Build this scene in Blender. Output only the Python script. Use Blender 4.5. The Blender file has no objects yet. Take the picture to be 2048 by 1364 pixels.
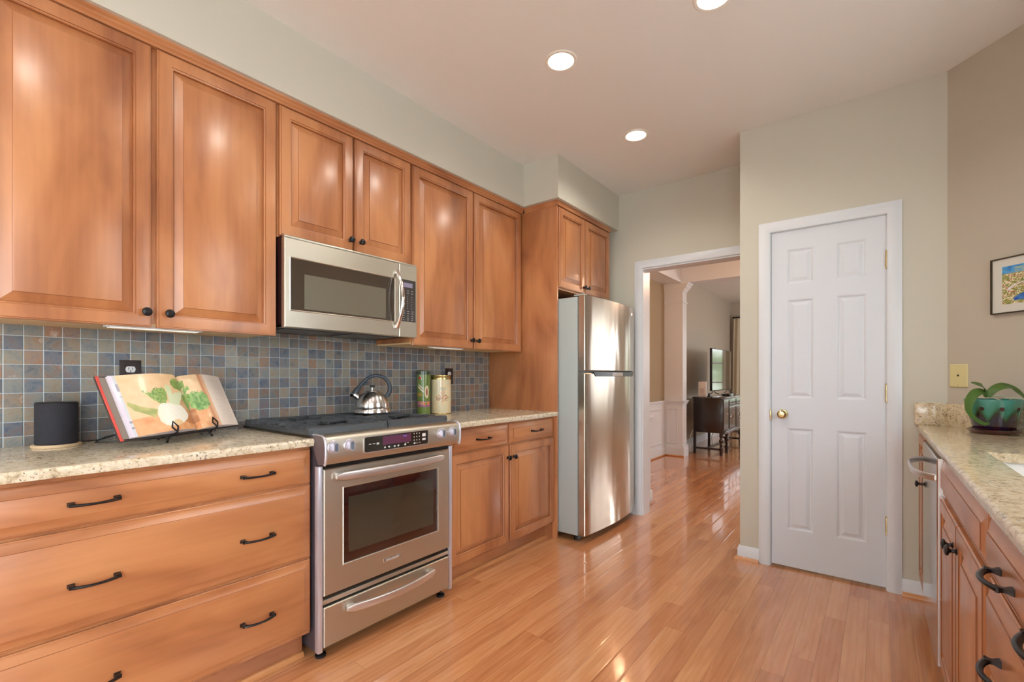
import bpy, bmesh, math, random
from mathutils import Vector, Matrix
random.seed(7)
sc = bpy.context.scene
col = sc.collection
PI = math.pi

# ------------------------------------------------------------------ camera
cam_d = bpy.data.cameras.new('camera')
cam_d.lens = 934.7 / 2048 * 36.0
cam_d.sensor_width = 36.0
cam_d.shift_y = 70 / 2048
cam_d.clip_start = 0.02
cam = bpy.data.objects.new('camera', cam_d)
cam.location = (0, 0, 1.17)
cam.rotation_euler = (PI / 2, 0, math.radians(38.10))
col.objects.link(cam)
sc.camera = cam

# ------------------------------------------------------------------ view
sc.view_settings.view_transform = 'Standard'
sc.view_settings.look = 'None'
sc.view_settings.exposure = -0.02
sc.view_settings.gamma = 1.0
sc.view_settings.use_curve_mapping = False

# ------------------------------------------------------------------ world
world = bpy.data.worlds.new('daylight'); sc.world = world
world.use_nodes = True
wn = world.node_tree; wn.nodes.clear()
w_out = wn.nodes.new('ShaderNodeOutputWorld'); w_bg = wn.nodes.new('ShaderNodeBackground')
w_tc = wn.nodes.new('ShaderNodeTexCoord'); w_sep = wn.nodes.new('ShaderNodeSeparateXYZ')
w_rmp = wn.nodes.new('ShaderNodeValToRGB'); w_noi = wn.nodes.new('ShaderNodeTexNoise'); w_add = wn.nodes.new('ShaderNodeMath')
w_noi.inputs['Scale'].default_value = 24.0; w_noi.inputs['Detail'].default_value = 6.0
w_add.operation = 'MULTIPLY_ADD'; w_add.inputs[1].default_value = 0.80
wn.links.new(w_tc.outputs['Generated'], w_sep.inputs[0]); wn.links.new(w_tc.outputs['Generated'], w_noi.inputs['Vector'])
wn.links.new(w_noi.outputs['Fac'], w_add.inputs[0]); wn.links.new(w_sep.outputs['Z'], w_add.inputs[2])
wn.links.new(w_add.outputs[0], w_rmp.inputs[0]); wn.links.new(w_rmp.outputs['Color'], w_bg.inputs['Color'])
cr = w_rmp.color_ramp; cr.elements[0].position = 0.20; cr.elements[0].color = (0.13, 0.16, 0.09, 1)
cr.elements[1].position = 0.75; cr.elements[1].color = (0.92, 0.96, 1.0, 1)
e = cr.elements.new(0.36); e.color = (0.26, 0.31, 0.19, 1)
e = cr.elements.new(0.44); e.color = (0.55, 0.60, 0.50, 1)
e = cr.elements.new(0.52); e.color = (0.85, 0.90, 0.92, 1)
w_bg.inputs['Strength'].default_value = 3.4
wn.links.new(w_bg.outputs[0], w_out.inputs['Surface'])

# ------------------------------------------------------------------ big lights (daylight in the windows, plus an added panel in the hall)
def area(name, loc, rot, sx, sy, power, colr, spread=PI):
    d = bpy.data.lights.new(name, 'AREA'); d.shape = 'RECTANGLE'; d.size = sx; d.size_y = sy
    d.energy = power; d.color = colr; d.spread = spread
    o = bpy.data.objects.new(name, d); o.location = loc; o.rotation_euler = rot; col.objects.link(o); return o
DAY = (0.86, 0.94, 1.0)
area('added_window_light', (0.935, -1.55, 1.25), (0, PI/2, 0), 2.2, 2.5, 128, DAY)  # light of the unseen window added to brighten the left cabinets
area('daylight_sink', (0.935, 1.85, 1.62), (0, PI/2, 0), 1.0, 1.0, 16, DAY)
area('daylight_rear', (-0.85, -3.595, 1.45), (PI/2, 0, 0), 1.7, 1.3, 45, DAY)
area('hall_fill', (1.93, 8.0, 1.5), (0, PI/2, 0), 1.6, 2.4, 30, DAY)  # no window here: panel added to light the pilaster side and living wall
lp = area('portal_living', (-0.6, 10.80, 1.45), (-PI/2, 0, 0), 2.0, 1.8, 1, DAY); lp.data.cycles.is_portal = True

# ------------------------------------------------------------------ materials
def new_mat(name):
    m = bpy.data.materials.new(name); m.use_nodes = True
    nt = m.node_tree; b = nt.nodes['Principled BSDF']
    return m, nt, b
def rgb(r, g, b):
    f = lambda c: (c/255/12.92) if c/255 <= 0.04045 else ((c/255+0.055)/1.055)**2.4
    return (f(r), f(g), f(b), 1)
def plain(name, c, rough=0.5, metal=0.0, coat=0.0, noise=0.0, nscale=20.0, spec=None, emis=None, estr=0.0, bump=0.0):
    m, nt, b = new_mat(name)
    b.inputs['Base Color'].default_value = c; b.inputs['Roughness'].default_value = rough
    b.inputs['Metallic'].default_value = metal; b.inputs['Coat Weight'].default_value = coat
    b.inputs['Coat Roughness'].default_value = 0.08
    if spec is not None: b.inputs['Specular IOR Level'].default_value = spec
    if emis: b.inputs['Emission Color'].default_value = emis; b.inputs['Emission Strength'].default_value = estr
    if noise or bump:
        tc = nt.nodes.new('ShaderNodeTexCoord'); n = nt.nodes.new('ShaderNodeTexNoise')
        n.inputs['Scale'].default_value = nscale; n.inputs['Detail'].default_value = 5
        nt.links.new(tc.outputs['Object'], n.inputs['Vector'])
        if noise:
            mx = nt.nodes.new('ShaderNodeMix'); mx.data_type = 'RGBA'
            mx.inputs[6].default_value = tuple(v*(1-noise) for v in c[:3])+(1,)
            mx.inputs[7].default_value = tuple(min(1, v*(1+noise)) for v in c[:3])+(1,)
            nt.links.new(n.outputs['Fac'], mx.inputs[0]); nt.links.new(mx.outputs[2], b.inputs['Base Color'])
        if bump:
            bp = nt.nodes.new('ShaderNodeBump'); bp.inputs['Strength'].default_value = bump; bp.inputs['Distance'].default_value = 0.002
            nt.links.new(n.outputs['Fac'], bp.inputs['Height']); nt.links.new(bp.outputs[0], b.inputs['Normal'])
    return m
def ramp(nt, stops, interp='LINEAR'):
    r = nt.nodes.new('ShaderNodeValToRGB'); r.color_ramp.interpolation = interp
    els = r.color_ramp.elements
    els[0].position, els[0].color = stops[0]; els[1].position, els[1].color = stops[-1]
    for p, c in stops[1:-1]:
        e = els.new(p); e.color = c
    return r
def mth(nt, op, a, b=None, c=None):
    n = nt.nodes.new('ShaderNodeMath'); n.operation = op
    for i, v in enumerate((a, b, c)):
        if v is None: continue
        if isinstance(v, (int, float)): n.inputs[i].default_value = v
        else: nt.links.new(v, n.inputs[i])
    return n.outputs[0]
def mapped(nt, scale, rot=(0,0,0)):
    tc = nt.nodes.new('ShaderNodeTexCoord'); mp = nt.nodes.new('ShaderNodeMapping')
    mp.inputs['Scale'].default_value = scale; mp.inputs['Rotation'].default_value = rot
    nt.links.new(tc.outputs['Object'], mp.inputs['Vector']); return mp.outputs[0]

def wood(name, light, mid, dark, grain, rough=0.34, coat=0.35):
    """stained maple: soft cloudy blotches plus fine grain along one axis"""
    m, nt, b = new_mat(name)
    sc_g = {'z': (60, 60, 3.0), 'y': (60, 3.0, 60), 'x': (3.0, 60, 60)}[grain]
    sc_b = {'z': (5, 5, 1.6), 'y': (5, 1.6, 5), 'x': (1.6, 5, 5)}[grain]
    n1 = nt.nodes.new('ShaderNodeTexNoise'); n1.inputs['Scale'].default_value = 1; n1.inputs['Detail'].default_value = 4
    nt.links.new(mapped(nt, sc_g), n1.inputs['Vector'])
    n2 = nt.nodes.new('ShaderNodeTexNoise'); n2.inputs['Scale'].default_value = 1; n2.inputs['Detail'].default_value = 3
    n2.inputs['Distortion'].default_value = 0.7
    nt.links.new(mapped(nt, sc_b), n2.inputs['Vector'])
    v = mth(nt, 'MULTIPLY_ADD', n1.outputs['Fac'], 0.16, mth(nt, 'MULTIPLY', n2.outputs['Fac'], 0.84))
    r = ramp(nt, [(0.30, dark), (0.48, mid), (0.66, light)])
    nt.links.new(v, r.inputs[0]); nt.links.new(r.outputs[0], b.inputs['Base Color'])
    b.inputs['Roughness'].default_value = rough; b.inputs['Coat Weight'].default_value = 0.5
    b.inputs['Coat Roughness'].default_value = 0.22
    return m

M = {}
WL, WM, WD = rgb(196,133,86), rgb(176,113,70), rgb(144,86,53)
M['wood_v'] = wood('maple_vertical', WL, WM, WD, 'z')
M['wood_h'] = wood('maple_horizontal', WL, WM, WD, 'y')
M['glaze'] = plain('dark_glaze', rgb(140,82,46), 0.4)
M['wood_in'] = plain('pale_cabinet_underside', rgb(226,196,150), 0.5, noise=0.06, nscale=6)
M['shoe'] = plain('stained_shoe_moulding', rgb(205,140,85), 0.3, coat=0.4, noise=0.12, nscale=9)
M['wall'] = plain('beige_wall_paint', rgb(204,200,186), 0.75, noise=0.015, nscale=2)
M['wall_warm'] = plain('taupe_wall_paint', rgb(190,181,166), 0.75, noise=0.015, nscale=2)
M['ceil'] = plain('ceiling_paint', rgb(236,234,230), 0.85)
M['ceil_w'] = plain('white_ceiling_paint', rgb(225,225,222), 0.85)
M['white'] = plain('white_trim_paint', rgb(222,226,232), 0.38)
M['door_w'] = plain('white_door_paint', rgb(217,222,230), 0.42)
M['iron'] = plain('oil_rubbed_bronze', rgb(38,36,38), 0.32, 0.6, spec=0.6)
M['brass'] = plain('polished_brass', rgb(206,186,140), 0.22, 1.0)
M['black'] = plain('black_plastic', rgb(18,18,20), 0.35)
M['blackgloss'] = plain('black_glass', rgb(30,26,22), 0.06, coat=0.5)
M['grate'] = plain('cast_iron', rgb(78,82,86), 0.40, 0.3, noise=0.1, nscale=60, bump=0.2)
M['burner'] = plain('burner_cap', rgb(22,22,24), 0.5)
M['granite_lab'] = None

def steel(name, c, rough, aniso=0.0, rot=0.0, wav=0.0, brush='y'):
    m, nt, b = new_mat(name)
    b.inputs['Base Color'].default_value = c; b.inputs['Metallic'].default_value = 1.0; b.inputs['Roughness'].default_value = rough
    if aniso:
        b.inputs['Anisotropic'].default_value = aniso; b.inputs['Anisotropic Rotation'].default_value = rot
        t = nt.nodes.new('ShaderNodeTangent'); t.direction_type = 'RADIAL'; t.axis = 'Z'
        nt.links.new(t.outputs[0], b.inputs['Tangent'])
    n = nt.nodes.new('ShaderNodeTexNoise'); n.inputs['Scale'].default_value = 1; n.inputs['Detail'].default_value = 2
    nt.links.new(mapped(nt, {'y': (400, 4, 400), 'z': (400, 400, 4)}[brush]), n.inputs['Vector'])
    bp = nt.nodes.new('ShaderNodeBump'); bp.inputs['Strength'].default_value = 0.05; bp.inputs['Distance'].default_value = 0.0004
    nt.links.new(n.outputs['Fac'], bp.inputs['Height'])
    if wav:
        n2 = nt.nodes.new('ShaderNodeTexNoise'); n2.inputs['Scale'].default_value = 1; n2.inputs['Detail'].default_value = 1
        nt.links.new(mapped(nt, (2, 7, 1.2)), n2.inputs['Vector'])
        b2 = nt.nodes.new('ShaderNodeBump'); b2.inputs['Strength'].default_value = wav; b2.inputs['Distance'].default_value = 0.012
        nt.links.new(n2.outputs['Fac'], b2.inputs['Height']); nt.links.new(bp.outputs[0], b2.inputs['Normal'])
        nt.links.new(b2.outputs[0], b.inputs['Normal'])
    else: nt.links.new(bp.outputs[0], b.inputs['Normal'])
    return m
M['steel'] = steel('brushed_steel', rgb(206,201,188), 0.38, 0.5, 0.25)
M['steel_dw'] = steel('smooth_brushed_steel', rgb(204,208,210), 0.12, 0.5, 0.25)
M['steel_fridge'] = steel('fridge_steel', rgb(196,186,172), 0.16, 0.85, 0.25, wav=0.30)
M['steel_hi'] = plain('satin_bar_steel', rgb(222,218,216), 0.38, 1.0)
M['cap'] = plain('pale_chrome_cap', rgb(206,204,214), 0.3, 0.6)
M['chrome'] = plain('polished_steel', rgb(225,222,220), 0.12, 1.0)
M['kettle'] = steel('kettle_steel', rgb(215,212,210), 0.22, 0.7, 0.25)
M['fridge_side'] = plain('grey_fridge_side', rgb(176,186,186), 0.5, 0.2, noise=0.02, nscale=300)
M['handle_blue'] = plain('blue_grey_soft_grip', rgb(52,62,74), 0.45)

def oven_glass():
    m, nt, b = new_mat('oven_glass')
    b.inputs['Base Color'].default_value = rgb(46,18,16); b.inputs['Roughness'].default_value = 0.05; b.inputs['Coat Weight'].default_value = 1.0
    return m
M['oven_glass'] = oven_glass()
M['oven_in'] = plain('oven_window_mesh', rgb(58,52,42), 0.08, coat=1.0)
M['mw_in'] = plain('microwave_window_mesh', rgb(108,102,88), 0.22, coat=0.3)
M['mw_glass'] = plain('smoked_microwave_glass', rgb(66,56,46), 0.10, coat=0.5)

def granite(name, dark_amt=1.0, tint=(1,1,1)):
    m, nt, b = new_mat(name)
    t = lambda c: (c[0]*tint[0], c[1]*tint[1], c[2]*tint[2], 1)
    n1 = nt.nodes.new('ShaderNodeTexNoise'); n1.inputs['Scale'].default_value = 48; n1.inputs['Detail'].default_value = 8; n1.inputs['Roughness'].default_value = 0.65; n1.inputs['Distortion'].default_value = 0.6
    nt.links.new(mapped(nt, (1, 1, 1)), n1.inputs['Vector'])
    r1 = ramp(nt, [(0.32, t(rgb(168,148,122))), (0.44, t(rgb(208,192,162))), (0.56, t(rgb(228,218,196))), (0.70, t(rgb(212,192,158)))])
    nt.links.new(n1.outputs['Fac'], r1.inputs[0])
    n2 = nt.nodes.new('ShaderNodeTexNoise'); n2.inputs['Scale'].default_value = 120; n2.inputs['Detail'].default_value = 5; n2.inputs['Roughness'].default_value = 0.6
    nt.links.new(mapped(nt, (1, 1, 1)), n2.inputs['Vector'])
    n3 = nt.nodes.new('ShaderNodeTexNoise'); n3.inputs['Scale'].default_value = 9; n3.inputs['Detail'].default_value = 3
    nt.links.new(mapped(nt, (1, 1, 1)), n3.inputs['Vector'])
    s = mth(nt, 'ADD', n2.outputs['Fac'], mth(nt, 'MULTIPLY', mth(nt, 'SUBTRACT', n3.outputs['Fac'], 0.5), 0.35))
    r2 = ramp(nt, [(0.60, (0,0,0,1)), (0.655, (1,1,1,1))])
    nt.links.new(s, r2.inputs[0])
    mx = nt.nodes.new('ShaderNodeMix'); mx.data_type = 'RGBA'
    mx.inputs[7].default_value = rgb(92,78,74)
    nt.links.new(mth(nt, 'MULTIPLY', r2.outputs[0], 0.85*dark_amt), mx.inputs[0]); nt.links.new(r1.outputs[0], mx.inputs[6])
    nt.links.new(mx.outputs[2], b.inputs['Base Color'])
    b.inputs['Roughness'].default_value = 0.16; b.inputs['Coat Weight'].default_value = 0.4; b.inputs['Coat Roughness'].default_value = 0.05
    return m
M['granite'] = granite('speckled_cream_granite')
M['granite_r'] = granite('granite_grazing_tint', 1.0, (0.92, 0.86, 0.77))  # same granite, with its look at a grazing angle tinted into the colour

def tile_mat():
    m, nt, b = new_mat('slate_mosaic')
    tc = nt.nodes.new('ShaderNodeTexCoord'); sp = nt.nodes.new('ShaderNodeSeparateXYZ')
    nt.links.new(tc.outputs['Object'], sp.inputs[0])
    py, pz = 0.0515, 0.0523
    ay = mth(nt, 'DIVIDE', mth(nt, 'ADD', sp.outputs['Y'], 0.10 - 0.2423 + 0.0515*40), py)
    az = mth(nt, 'DIVIDE', mth(nt, 'ADD', sp.outputs['Z'], 0.913 - 1.0029 + 0.0523*20), pz)
    cy, cz = mth(nt, 'FLOOR', ay), mth(nt, 'FLOOR', az)
    fy, fz = mth(nt, 'FRACT', ay), mth(nt, 'FRACT', az)
    dy = mth(nt, 'MINIMUM', fy, mth(nt, 'SUBTRACT', 1.0, fy)); dz = mth(nt, 'MINIMUM', fz, mth(nt, 'SUBTRACT', 1.0, fz))
    d = mth(nt, 'MINIMUM', dy, dz)
    cv = nt.nodes.new('ShaderNodeCombineXYZ'); nt.links.new(cy, cv.inputs[0]); nt.links.new(cz, cv.inputs[1])
    wn_ = nt.nodes.new('ShaderNodeTexWhiteNoise'); wn_.noise_dimensions = '3D'; nt.links.new(cv.outputs[0], wn_.inputs['Vector'])
    sc_ = nt.nodes.new('ShaderNodeVectorMath'); sc_.operation = 'SCALE'; sc_.inputs['Scale'].default_value = 3.7
    nt.links.new(cv.outputs[0], sc_.inputs[0])
    ad = nt.nodes.new('ShaderNodeVectorMath'); ad.operation = 'ADD'
    nt.links.new(tc.outputs['Object'], ad.inputs[0]); nt.links.new(sc_.outputs[0], ad.inputs[1])
    n1 = nt.nodes.new('ShaderNodeTexNoise'); n1.inputs['Scale'].default_value = 22; n1.inputs['Detail'].default_value = 10; n1.inputs['Distortion'].default_value = 0.45; n1.inputs['Roughness'].default_value = 0.74
    nt.links.new(ad.outputs[0], n1.inputs['Vector'])
    # base hue of each tile
    r1 = ramp(nt, [(0.0, rgb(70,84,110)), (0.14, rgb(122,128,130)), (0.30, rgb(144,140,126)), (0.44, rgb(84,100,122)), (0.56, rgb(136,118,100)), (0.66, rgb(90,90,98)), (0.76, rgb(150,106,80)), (0.84, rgb(64,68,84)), (0.94, rgb(156,156,150))], 'CONSTANT')
    nt.links.new(wn_.outputs['Value'], r1.inputs[0])
    # cleft veins: blue grey to rust inside each tile
    r2 = ramp(nt, [(0.30, rgb(50,56,72)), (0.43, rgb(116,120,122)), (0.52, rgb(146,136,118)), (0.59, rgb(146,104,78)), (0.70, rgb(196,190,178))])
    nt.links.new(n1.outputs['Fac'], r2.inputs[0])
    mx = nt.nodes.new('ShaderNodeMix'); mx.data_type = 'RGBA'
    nt.links.new(mth(nt, 'MULTIPLY_ADD', wn_.outputs['Value'], 0.2, 0.42), mx.inputs[0])
    nt.links.new(r1.outputs[0], mx.inputs[6]); nt.links.new(r2.outputs[0], mx.inputs[7])
    gm = nt.nodes.new('ShaderNodeMix'); gm.data_type = 'RGBA'
    edge = mth(nt, 'LESS_THAN', d, 0.023)
    nt.links.new(edge, gm.inputs[0]); nt.links.new(mx.outputs[2], gm.inputs[6]); gm.inputs[7].default_value = rgb(182,194,202)
    nt.links.new(gm.outputs[2], b.inputs['Base Color'])
    h = mth(nt, 'ADD', mth(nt, 'MULTIPLY', n1.outputs['Fac'], 0.5), mth(nt, 'MULTIPLY', mth(nt, 'MINIMUM', d, 0.05), 14.0))
    bp = nt.nodes.new('ShaderNodeBump'); bp.inputs['Strength'].default_value = 0.6; bp.inputs['Distance'].default_value = 0.0025
    nt.links.new(h, bp.inputs['Height']); nt.links.new(bp.outputs[0], b.inputs['Normal'])
    b.inputs['Roughness'].default_value = 0.38
    return m
M['tile'] = tile_mat()

def floor_mat():
    m, nt, b = new_mat('oak_strip_floor')
    tc = nt.nodes.new('ShaderNodeTexCoord'); sp = nt.nodes.new('ShaderNodeSeparateXYZ')
    nt.links.new(tc.outputs['Object'], sp.inputs[0])
    W = 0.0826
    ax = mth(nt, 'DIVIDE', mth(nt, 'ADD', sp.outputs['X'], 20.03), W)
    ix = mth(nt, 'FLOOR', ax); fx = mth(nt, 'FRACT', ax)
    wn1 = nt.nodes.new('ShaderNodeTexWhiteNoise'); wn1.noise_dimensions = '1D'; nt.links.new(ix, wn1.inputs['W'])
    ay = mth(nt, 'DIVIDE', mth(nt, 'ADD', sp.outputs['Y'], mth(nt, 'MULTIPLY_ADD', wn1.outputs['Value'], 9.0, 20.0)), 1.25)
    iy = mth(nt, 'FLOOR', ay); fy = mth(nt, 'FRACT', ay)
    cv = nt.nodes.new('ShaderNodeCombineXYZ'); nt.links.new(ix, cv.inputs[0]); nt.links.new(iy, cv.inputs[1])
    wn2 = nt.nodes.new('ShaderNodeTexWhiteNoise'); wn2.noise_dimensions = '3D'; nt.links.new(cv.outputs[0], wn2.inputs['Vector'])
    off = nt.nodes.new('ShaderNodeVectorMath'); off.operation = 'SCALE'; off.inputs['Scale'].default_value = 2.31; nt.links.new(cv.outputs[0], off.inputs[0])
    ad = nt.nodes.new('ShaderNodeVectorMath'); ad.operation = 'ADD'; nt.links.new(tc.outputs['Object'], ad.inputs[0]); nt.links.new(off.outputs[0], ad.inputs[1])
    mp = nt.nodes.new('ShaderNodeMapping'); mp.inputs['Scale'].default_value = (15, 1.3, 1); nt.links.new(ad.outputs[0], mp.inputs['Vector'])
    n1 = nt.nodes.new('ShaderNodeTexNoise'); n1.inputs['Scale'].default_value = 1.6; n1.inputs['Detail'].default_value = 5; n1.inputs['Distortion'].default_value = 1.4
    nt.links.new(mp.outputs[0], n1.inputs['Vector'])
    v = mth(nt, 'ADD', mth(nt, 'MULTIPLY_ADD', wn2.outputs['Value'], 0.28, 0.08), mth(nt, 'MULTIPLY', n1.outputs['Fac'], 0.60))
    r = ramp(nt, [(0.22, rgb(176,110,68)), (0.45, rgb(201,135,88)), (0.62, rgb(216,153,104)), (0.85, rgb(229,174,126))])
    nt.links.new(v, r.inputs[0])
    ring = nt.nodes.new('ShaderNodeTexWave'); ring.wave_type = 'BANDS'; ring.bands_direction = 'X'
    ring.inputs['Scale'].default_value = 0.9; ring.inputs['Distortion'].default_value = 5.0; ring.inputs['Detail'].default_value = 2.0; ring.inputs['Detail Scale'].default_value = 0.8
    nt.links.new(mp.outputs[0], ring.inputs['Vector'])
    mx0 = nt.nodes.new('ShaderNodeMix'); mx0.data_type = 'RGBA'; mx0.blend_type = 'MULTIPLY'
    nt.links.new(mth(nt, 'MULTIPLY', mth(nt, 'POWER', ring.outputs['Fac'], 4.0), 0.10), mx0.inputs[0])
    nt.links.new(r.outputs[0], mx0.inputs[6]); mx0.inputs[7].default_value = rgb(150,84,44)
    dx = mth(nt, 'MINIMUM', fx, mth(nt, 'SUBTRACT', 1.0, fx)); dy = mth(nt, 'MINIMUM', fy, mth(nt, 'SUBTRACT', 1.0, fy))
    edge = mth(nt, 'MAXIMUM', mth(nt, 'LESS_THAN', dx, 0.014), mth(nt, 'LESS_THAN', dy, 0.0010))
    mx = nt.nodes.new('ShaderNodeMix'); mx.data_type = 'RGBA'
    nt.links.new(mth(nt, 'MULTIPLY', edge, 0.42), mx.inputs[0]); nt.links.new(mx0.outputs[2], mx.inputs[6]); mx.inputs[7].default_value = rgb(112,60,32)
    nt.links.new(mx.outputs[2], b.inputs['Base Color'])
    h = mth(nt, 'ADD', mth(nt, 'MULTIPLY', mth(nt, 'MINIMUM', dx, 0.08), 9.0), mth(nt, 'MULTIPLY', n1.outputs['Fac'], 0.12))
    bp = nt.nodes.new('ShaderNodeBump'); bp.inputs['Strength'].default_value = 0.35; bp.inputs['Distance'].default_value = 0.0015
    nt.links.new(h, bp.inputs['Height']); nt.links.new(bp.outputs[0], b.inputs['Normal']); nt.links.new(bp.outputs[0], b.inputs['Coat Normal'])
    b.inputs['Roughness'].default_value = 0.22; b.inputs['Coat Weight'].default_value = 0.9; b.inputs['Coat Roughness'].default_value = 0.07
    return m
M['floor'] = floor_mat()
def attr_mat(name, rough=0.5, coat=0.0):
    m, nt, b = new_mat(name)
    a = nt.nodes.new('ShaderNodeVertexColor'); a.layer_name = 'print'
    nt.links.new(a.outputs['Color'], b.inputs['Base Color']); b.inputs['Roughness'].default_value = rough; b.inputs['Coat Weight'].default_value = coat
    b.inputs['Coat Roughness'].default_value = 0.1
    return m
M['print_paper'] = attr_mat('printed_paper', 0.35, 0.15)
M['print_tin'] = attr_mat('printed_tin', 0.3, 0.7)
M['print_art'] = attr_mat('printed_art', 0.5, 0.0)
M['glass'] = None
gm_, gnt, gb = new_mat('window_glass'); gb.inputs['Transmission Weight'].default_value = 1.0; gb.inputs['Roughness'].default_value = 0.0; gb.inputs['IOR'].default_value = 1.01; M['glass'] = gm_
M['lamp'] = plain('lit_bulb', (1, 1, 1, 1), 0.5, emis=(1.0, 0.93, 0.82, 1), estr=9.0)
M['reflector'] = plain('lamp_reflector', rgb(240,232,215), 0.35, 0.3)

# ------------------------------------------------------------------ mesh builder
class Fr:
    def __init__(s, o, u, v, n): s.o, s.u, s.v, s.n = Vector(o), Vector(u), Vector(v), Vector(n)
    def p(s, a, b, c=0.0): return s.o + s.u*a + s.v*b + s.n*c
XY = lambda o: Fr(o, (0,1,0), (0,0,1), (1,0,0))      # a surface facing +X (left run): u = +Y
RX = lambda o: Fr(o, (0,-1,0), (0,0,1), (-1,0,0))    # facing -X
FY = lambda o: Fr(o, (1,0,0), (0,0,1), (0,-1,0))     # facing -Y
TOP = lambda o: Fr(o, (1,0,0), (0,1,0), (0,0,1))

SKEW = 0.0      # the right-hand run stands half a degree off the left one
class MB:
    def __init__(s): s.v = []; s.f = []; s.m = []; s.colors = None
    def add(s, verts, faces, mi=0):
        k = len(s.v); s.v += [Vector(v) for v in verts]
        for f in faces: s.f.append([i+k for i in f]); s.m.append(mi)
        return s
    def from_bm(s, bm, mi=0):
        bm.verts.index_update()
        s.add([v.co.copy() for v in bm.verts], [[v.index for v in f.verts] for f in bm.faces], mi); bm.free(); return s
    def box(s, x0, x1, y0, y1, z0, z1, bev=0.0, mi=0, seg=2, mat=None):
        bm = bmesh.new(); bmesh.ops.create_cube(bm, size=1)
        x0, x1 = min(x0,x1), max(x0,x1); y0, y1 = min(y0,y1), max(y0,y1); z0, z1 = min(z0,z1), max(z0,z1)
        for v in bm.verts:
            v.co = Vector(((x0+x1)/2+v.co.x*(x1-x0), (y0+y1)/2+v.co.y*(y1-y0), (z0+z1)/2+v.co.z*(z1-z0)))
        if bev: bmesh.ops.bevel(bm, geom=bm.edges[:], offset=bev, segments=seg, profile=0.5, affect='EDGES')
        if mat is not None: bmesh.ops.transform(bm, matrix=mat, verts=bm.verts)
        return s.from_bm(bm, mi)
    def fbox(s, F, a0, a1, b0, b1, c0, c1, bev=0.0, mi=0):
        mat = Matrix((( F.u.x, F.v.x, F.n.x, F.o.x), (F.u.y, F.v.y, F.n.y, F.o.y), (F.u.z, F.v.z, F.n.z, F.o.z), (0,0,0,1)))
        return s.box(a0, a1, b0, b1, c0, c1, bev, mi, mat=mat)
    def prism(s, F, poly, c0, c1, mi=0):
        n = len(poly)
        A = [F.p(a, b, c0) for a, b in poly]; B = [F.p(a, b, c1) for a, b in poly]
        fs = [list(range(n))[::-1], [n+i for i in range(n)]]
        for i in range(n): j = (i+1) % n; fs.append([i, j, n+j, n+i])
        return s.add(A+B, fs, mi)
    def rings(s, rs, mi=0, cap0=True, cap1=True, closed=True, mis=None):
        n = len(rs[0]); k = len(s.v)
        for r in rs: s.v += [Vector(p) for p in r]
        for i in range(len(rs)-1):
            for j in range(n if closed else n-1):
                j2 = (j+1) % n
                s.f.append([k+i*n+j, k+i*n+j2, k+(i+1)*n+j2, k+(i+1)*n+j]); s.m.append(mis[i] if mis else mi)
        if cap0: s.f.append([k+j for j in range(n)][::-1]); s.m.append(mis[0] if mis else mi)
        if cap1: s.f.append([k+(len(rs)-1)*n+j for j in range(n)]); s.m.append(mis[-1] if mis else mi)
        return s
    def tube(s, pts, r, n=10, mi=0, sx=1.0, sy=1.0, up=None, caps=True):
        pts = [Vector(p) for p in pts]; N = len(pts)
        rr = r if isinstance(r, (list, tuple)) else [r]*N
        rs = []; prev = Vector(up) if up else None
        for i, p in enumerate(pts):
            t = (pts[min(i+1, N-1)] - pts[max(i-1, 0)]).normalized()
            if prev is None: prev = Vector((0,0,1)) if abs(t.z) < 0.9 else Vector((1,0,0))
            a = (prev - t*prev.dot(t)).normalized(); b = t.cross(a)
            if up is None: prev = a
            rs.append([p + a*math.cos(2*PI*k/n)*rr[i]*sy + b*math.sin(2*PI*k/n)*rr[i]*sx for k in range(n)])
        return s.rings(rs, mi, caps, caps)
    def cyl(s, p0, p1, r0, r1=None, n=24, mi=0): return s.tube([p0, p1], [r0, r0 if r1 is None else r1], n, mi)
    def lathe(s, prof, c, axis=(0,0,1), n=32, mi=0, mis=None, cap0=True, cap1=True):
        ax = Vector(axis).normalized(); a = Vector((1,0,0)) if abs(ax.x) < 0.9 else Vector((0,1,0))
        a = (a-ax*a.dot(ax)).normalized(); b = ax.cross(a); c = Vector(c)
        rs = [[c + ax*z + (a*math.cos(2*PI*k/n)+b*math.sin(2*PI*k/n))*max(r, 1e-5) for k in range(n)] for r, z in prof]
        return s.rings(rs, mi, cap0, cap1, mis=mis)
    def panel(s, F, a0, a1, b0, b1, loops):
        """nested rectangles: loops = [(inset, height, material of the ring up to the next loop)]"""
        rs = []; mis = []
        for l in loops:
            i, h = l[0], l[1]; mis.append(l[2] if len(l) > 2 else 0)
            rs.append([F.p(a0+i, b0+i, h), F.p(a1-i, b0+i, h), F.p(a1-i, b1-i, h), F.p(a0+i, b1-i, h)])
        return s.rings(rs, 0, True, True, mis=mis)
    def sweep(s, F, path, prof, mi=0, closed=False):
        """profile [(offset to the left of the path, height)] swept with mitres along a path in the plane of F"""
        P = [Vector(p) for p in path]; N = len(P); rs = []
        for i in range(N):
            if closed: d0 = (P[i]-P[i-1]).normalized(); d1 = (P[(i+1) % N]-P[i]).normalized()
            else:
                d0 = (P[i]-P[i-1]).normalized() if i else (P[1]-P[0]).normalized()
                d1 = (P[i+1]-P[i]).normalized() if i < N-1 else d0
            n0 = Vector((-d0.y, d0.x)); n1 = Vector((-d1.y, d1.x)); m = (n0+n1)
            m = m / max(1e-6, m.dot(n0)) if m.length > 1e-6 else n0
            rs.append([F.p(P[i].x+m.x*o, P[i].y+m.y*o, h) for o, h in prof])
        if closed: rs.append(rs[0]); return s.rings(rs, mi, False, False)
        return s.rings(rs, mi, True, True)
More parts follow.
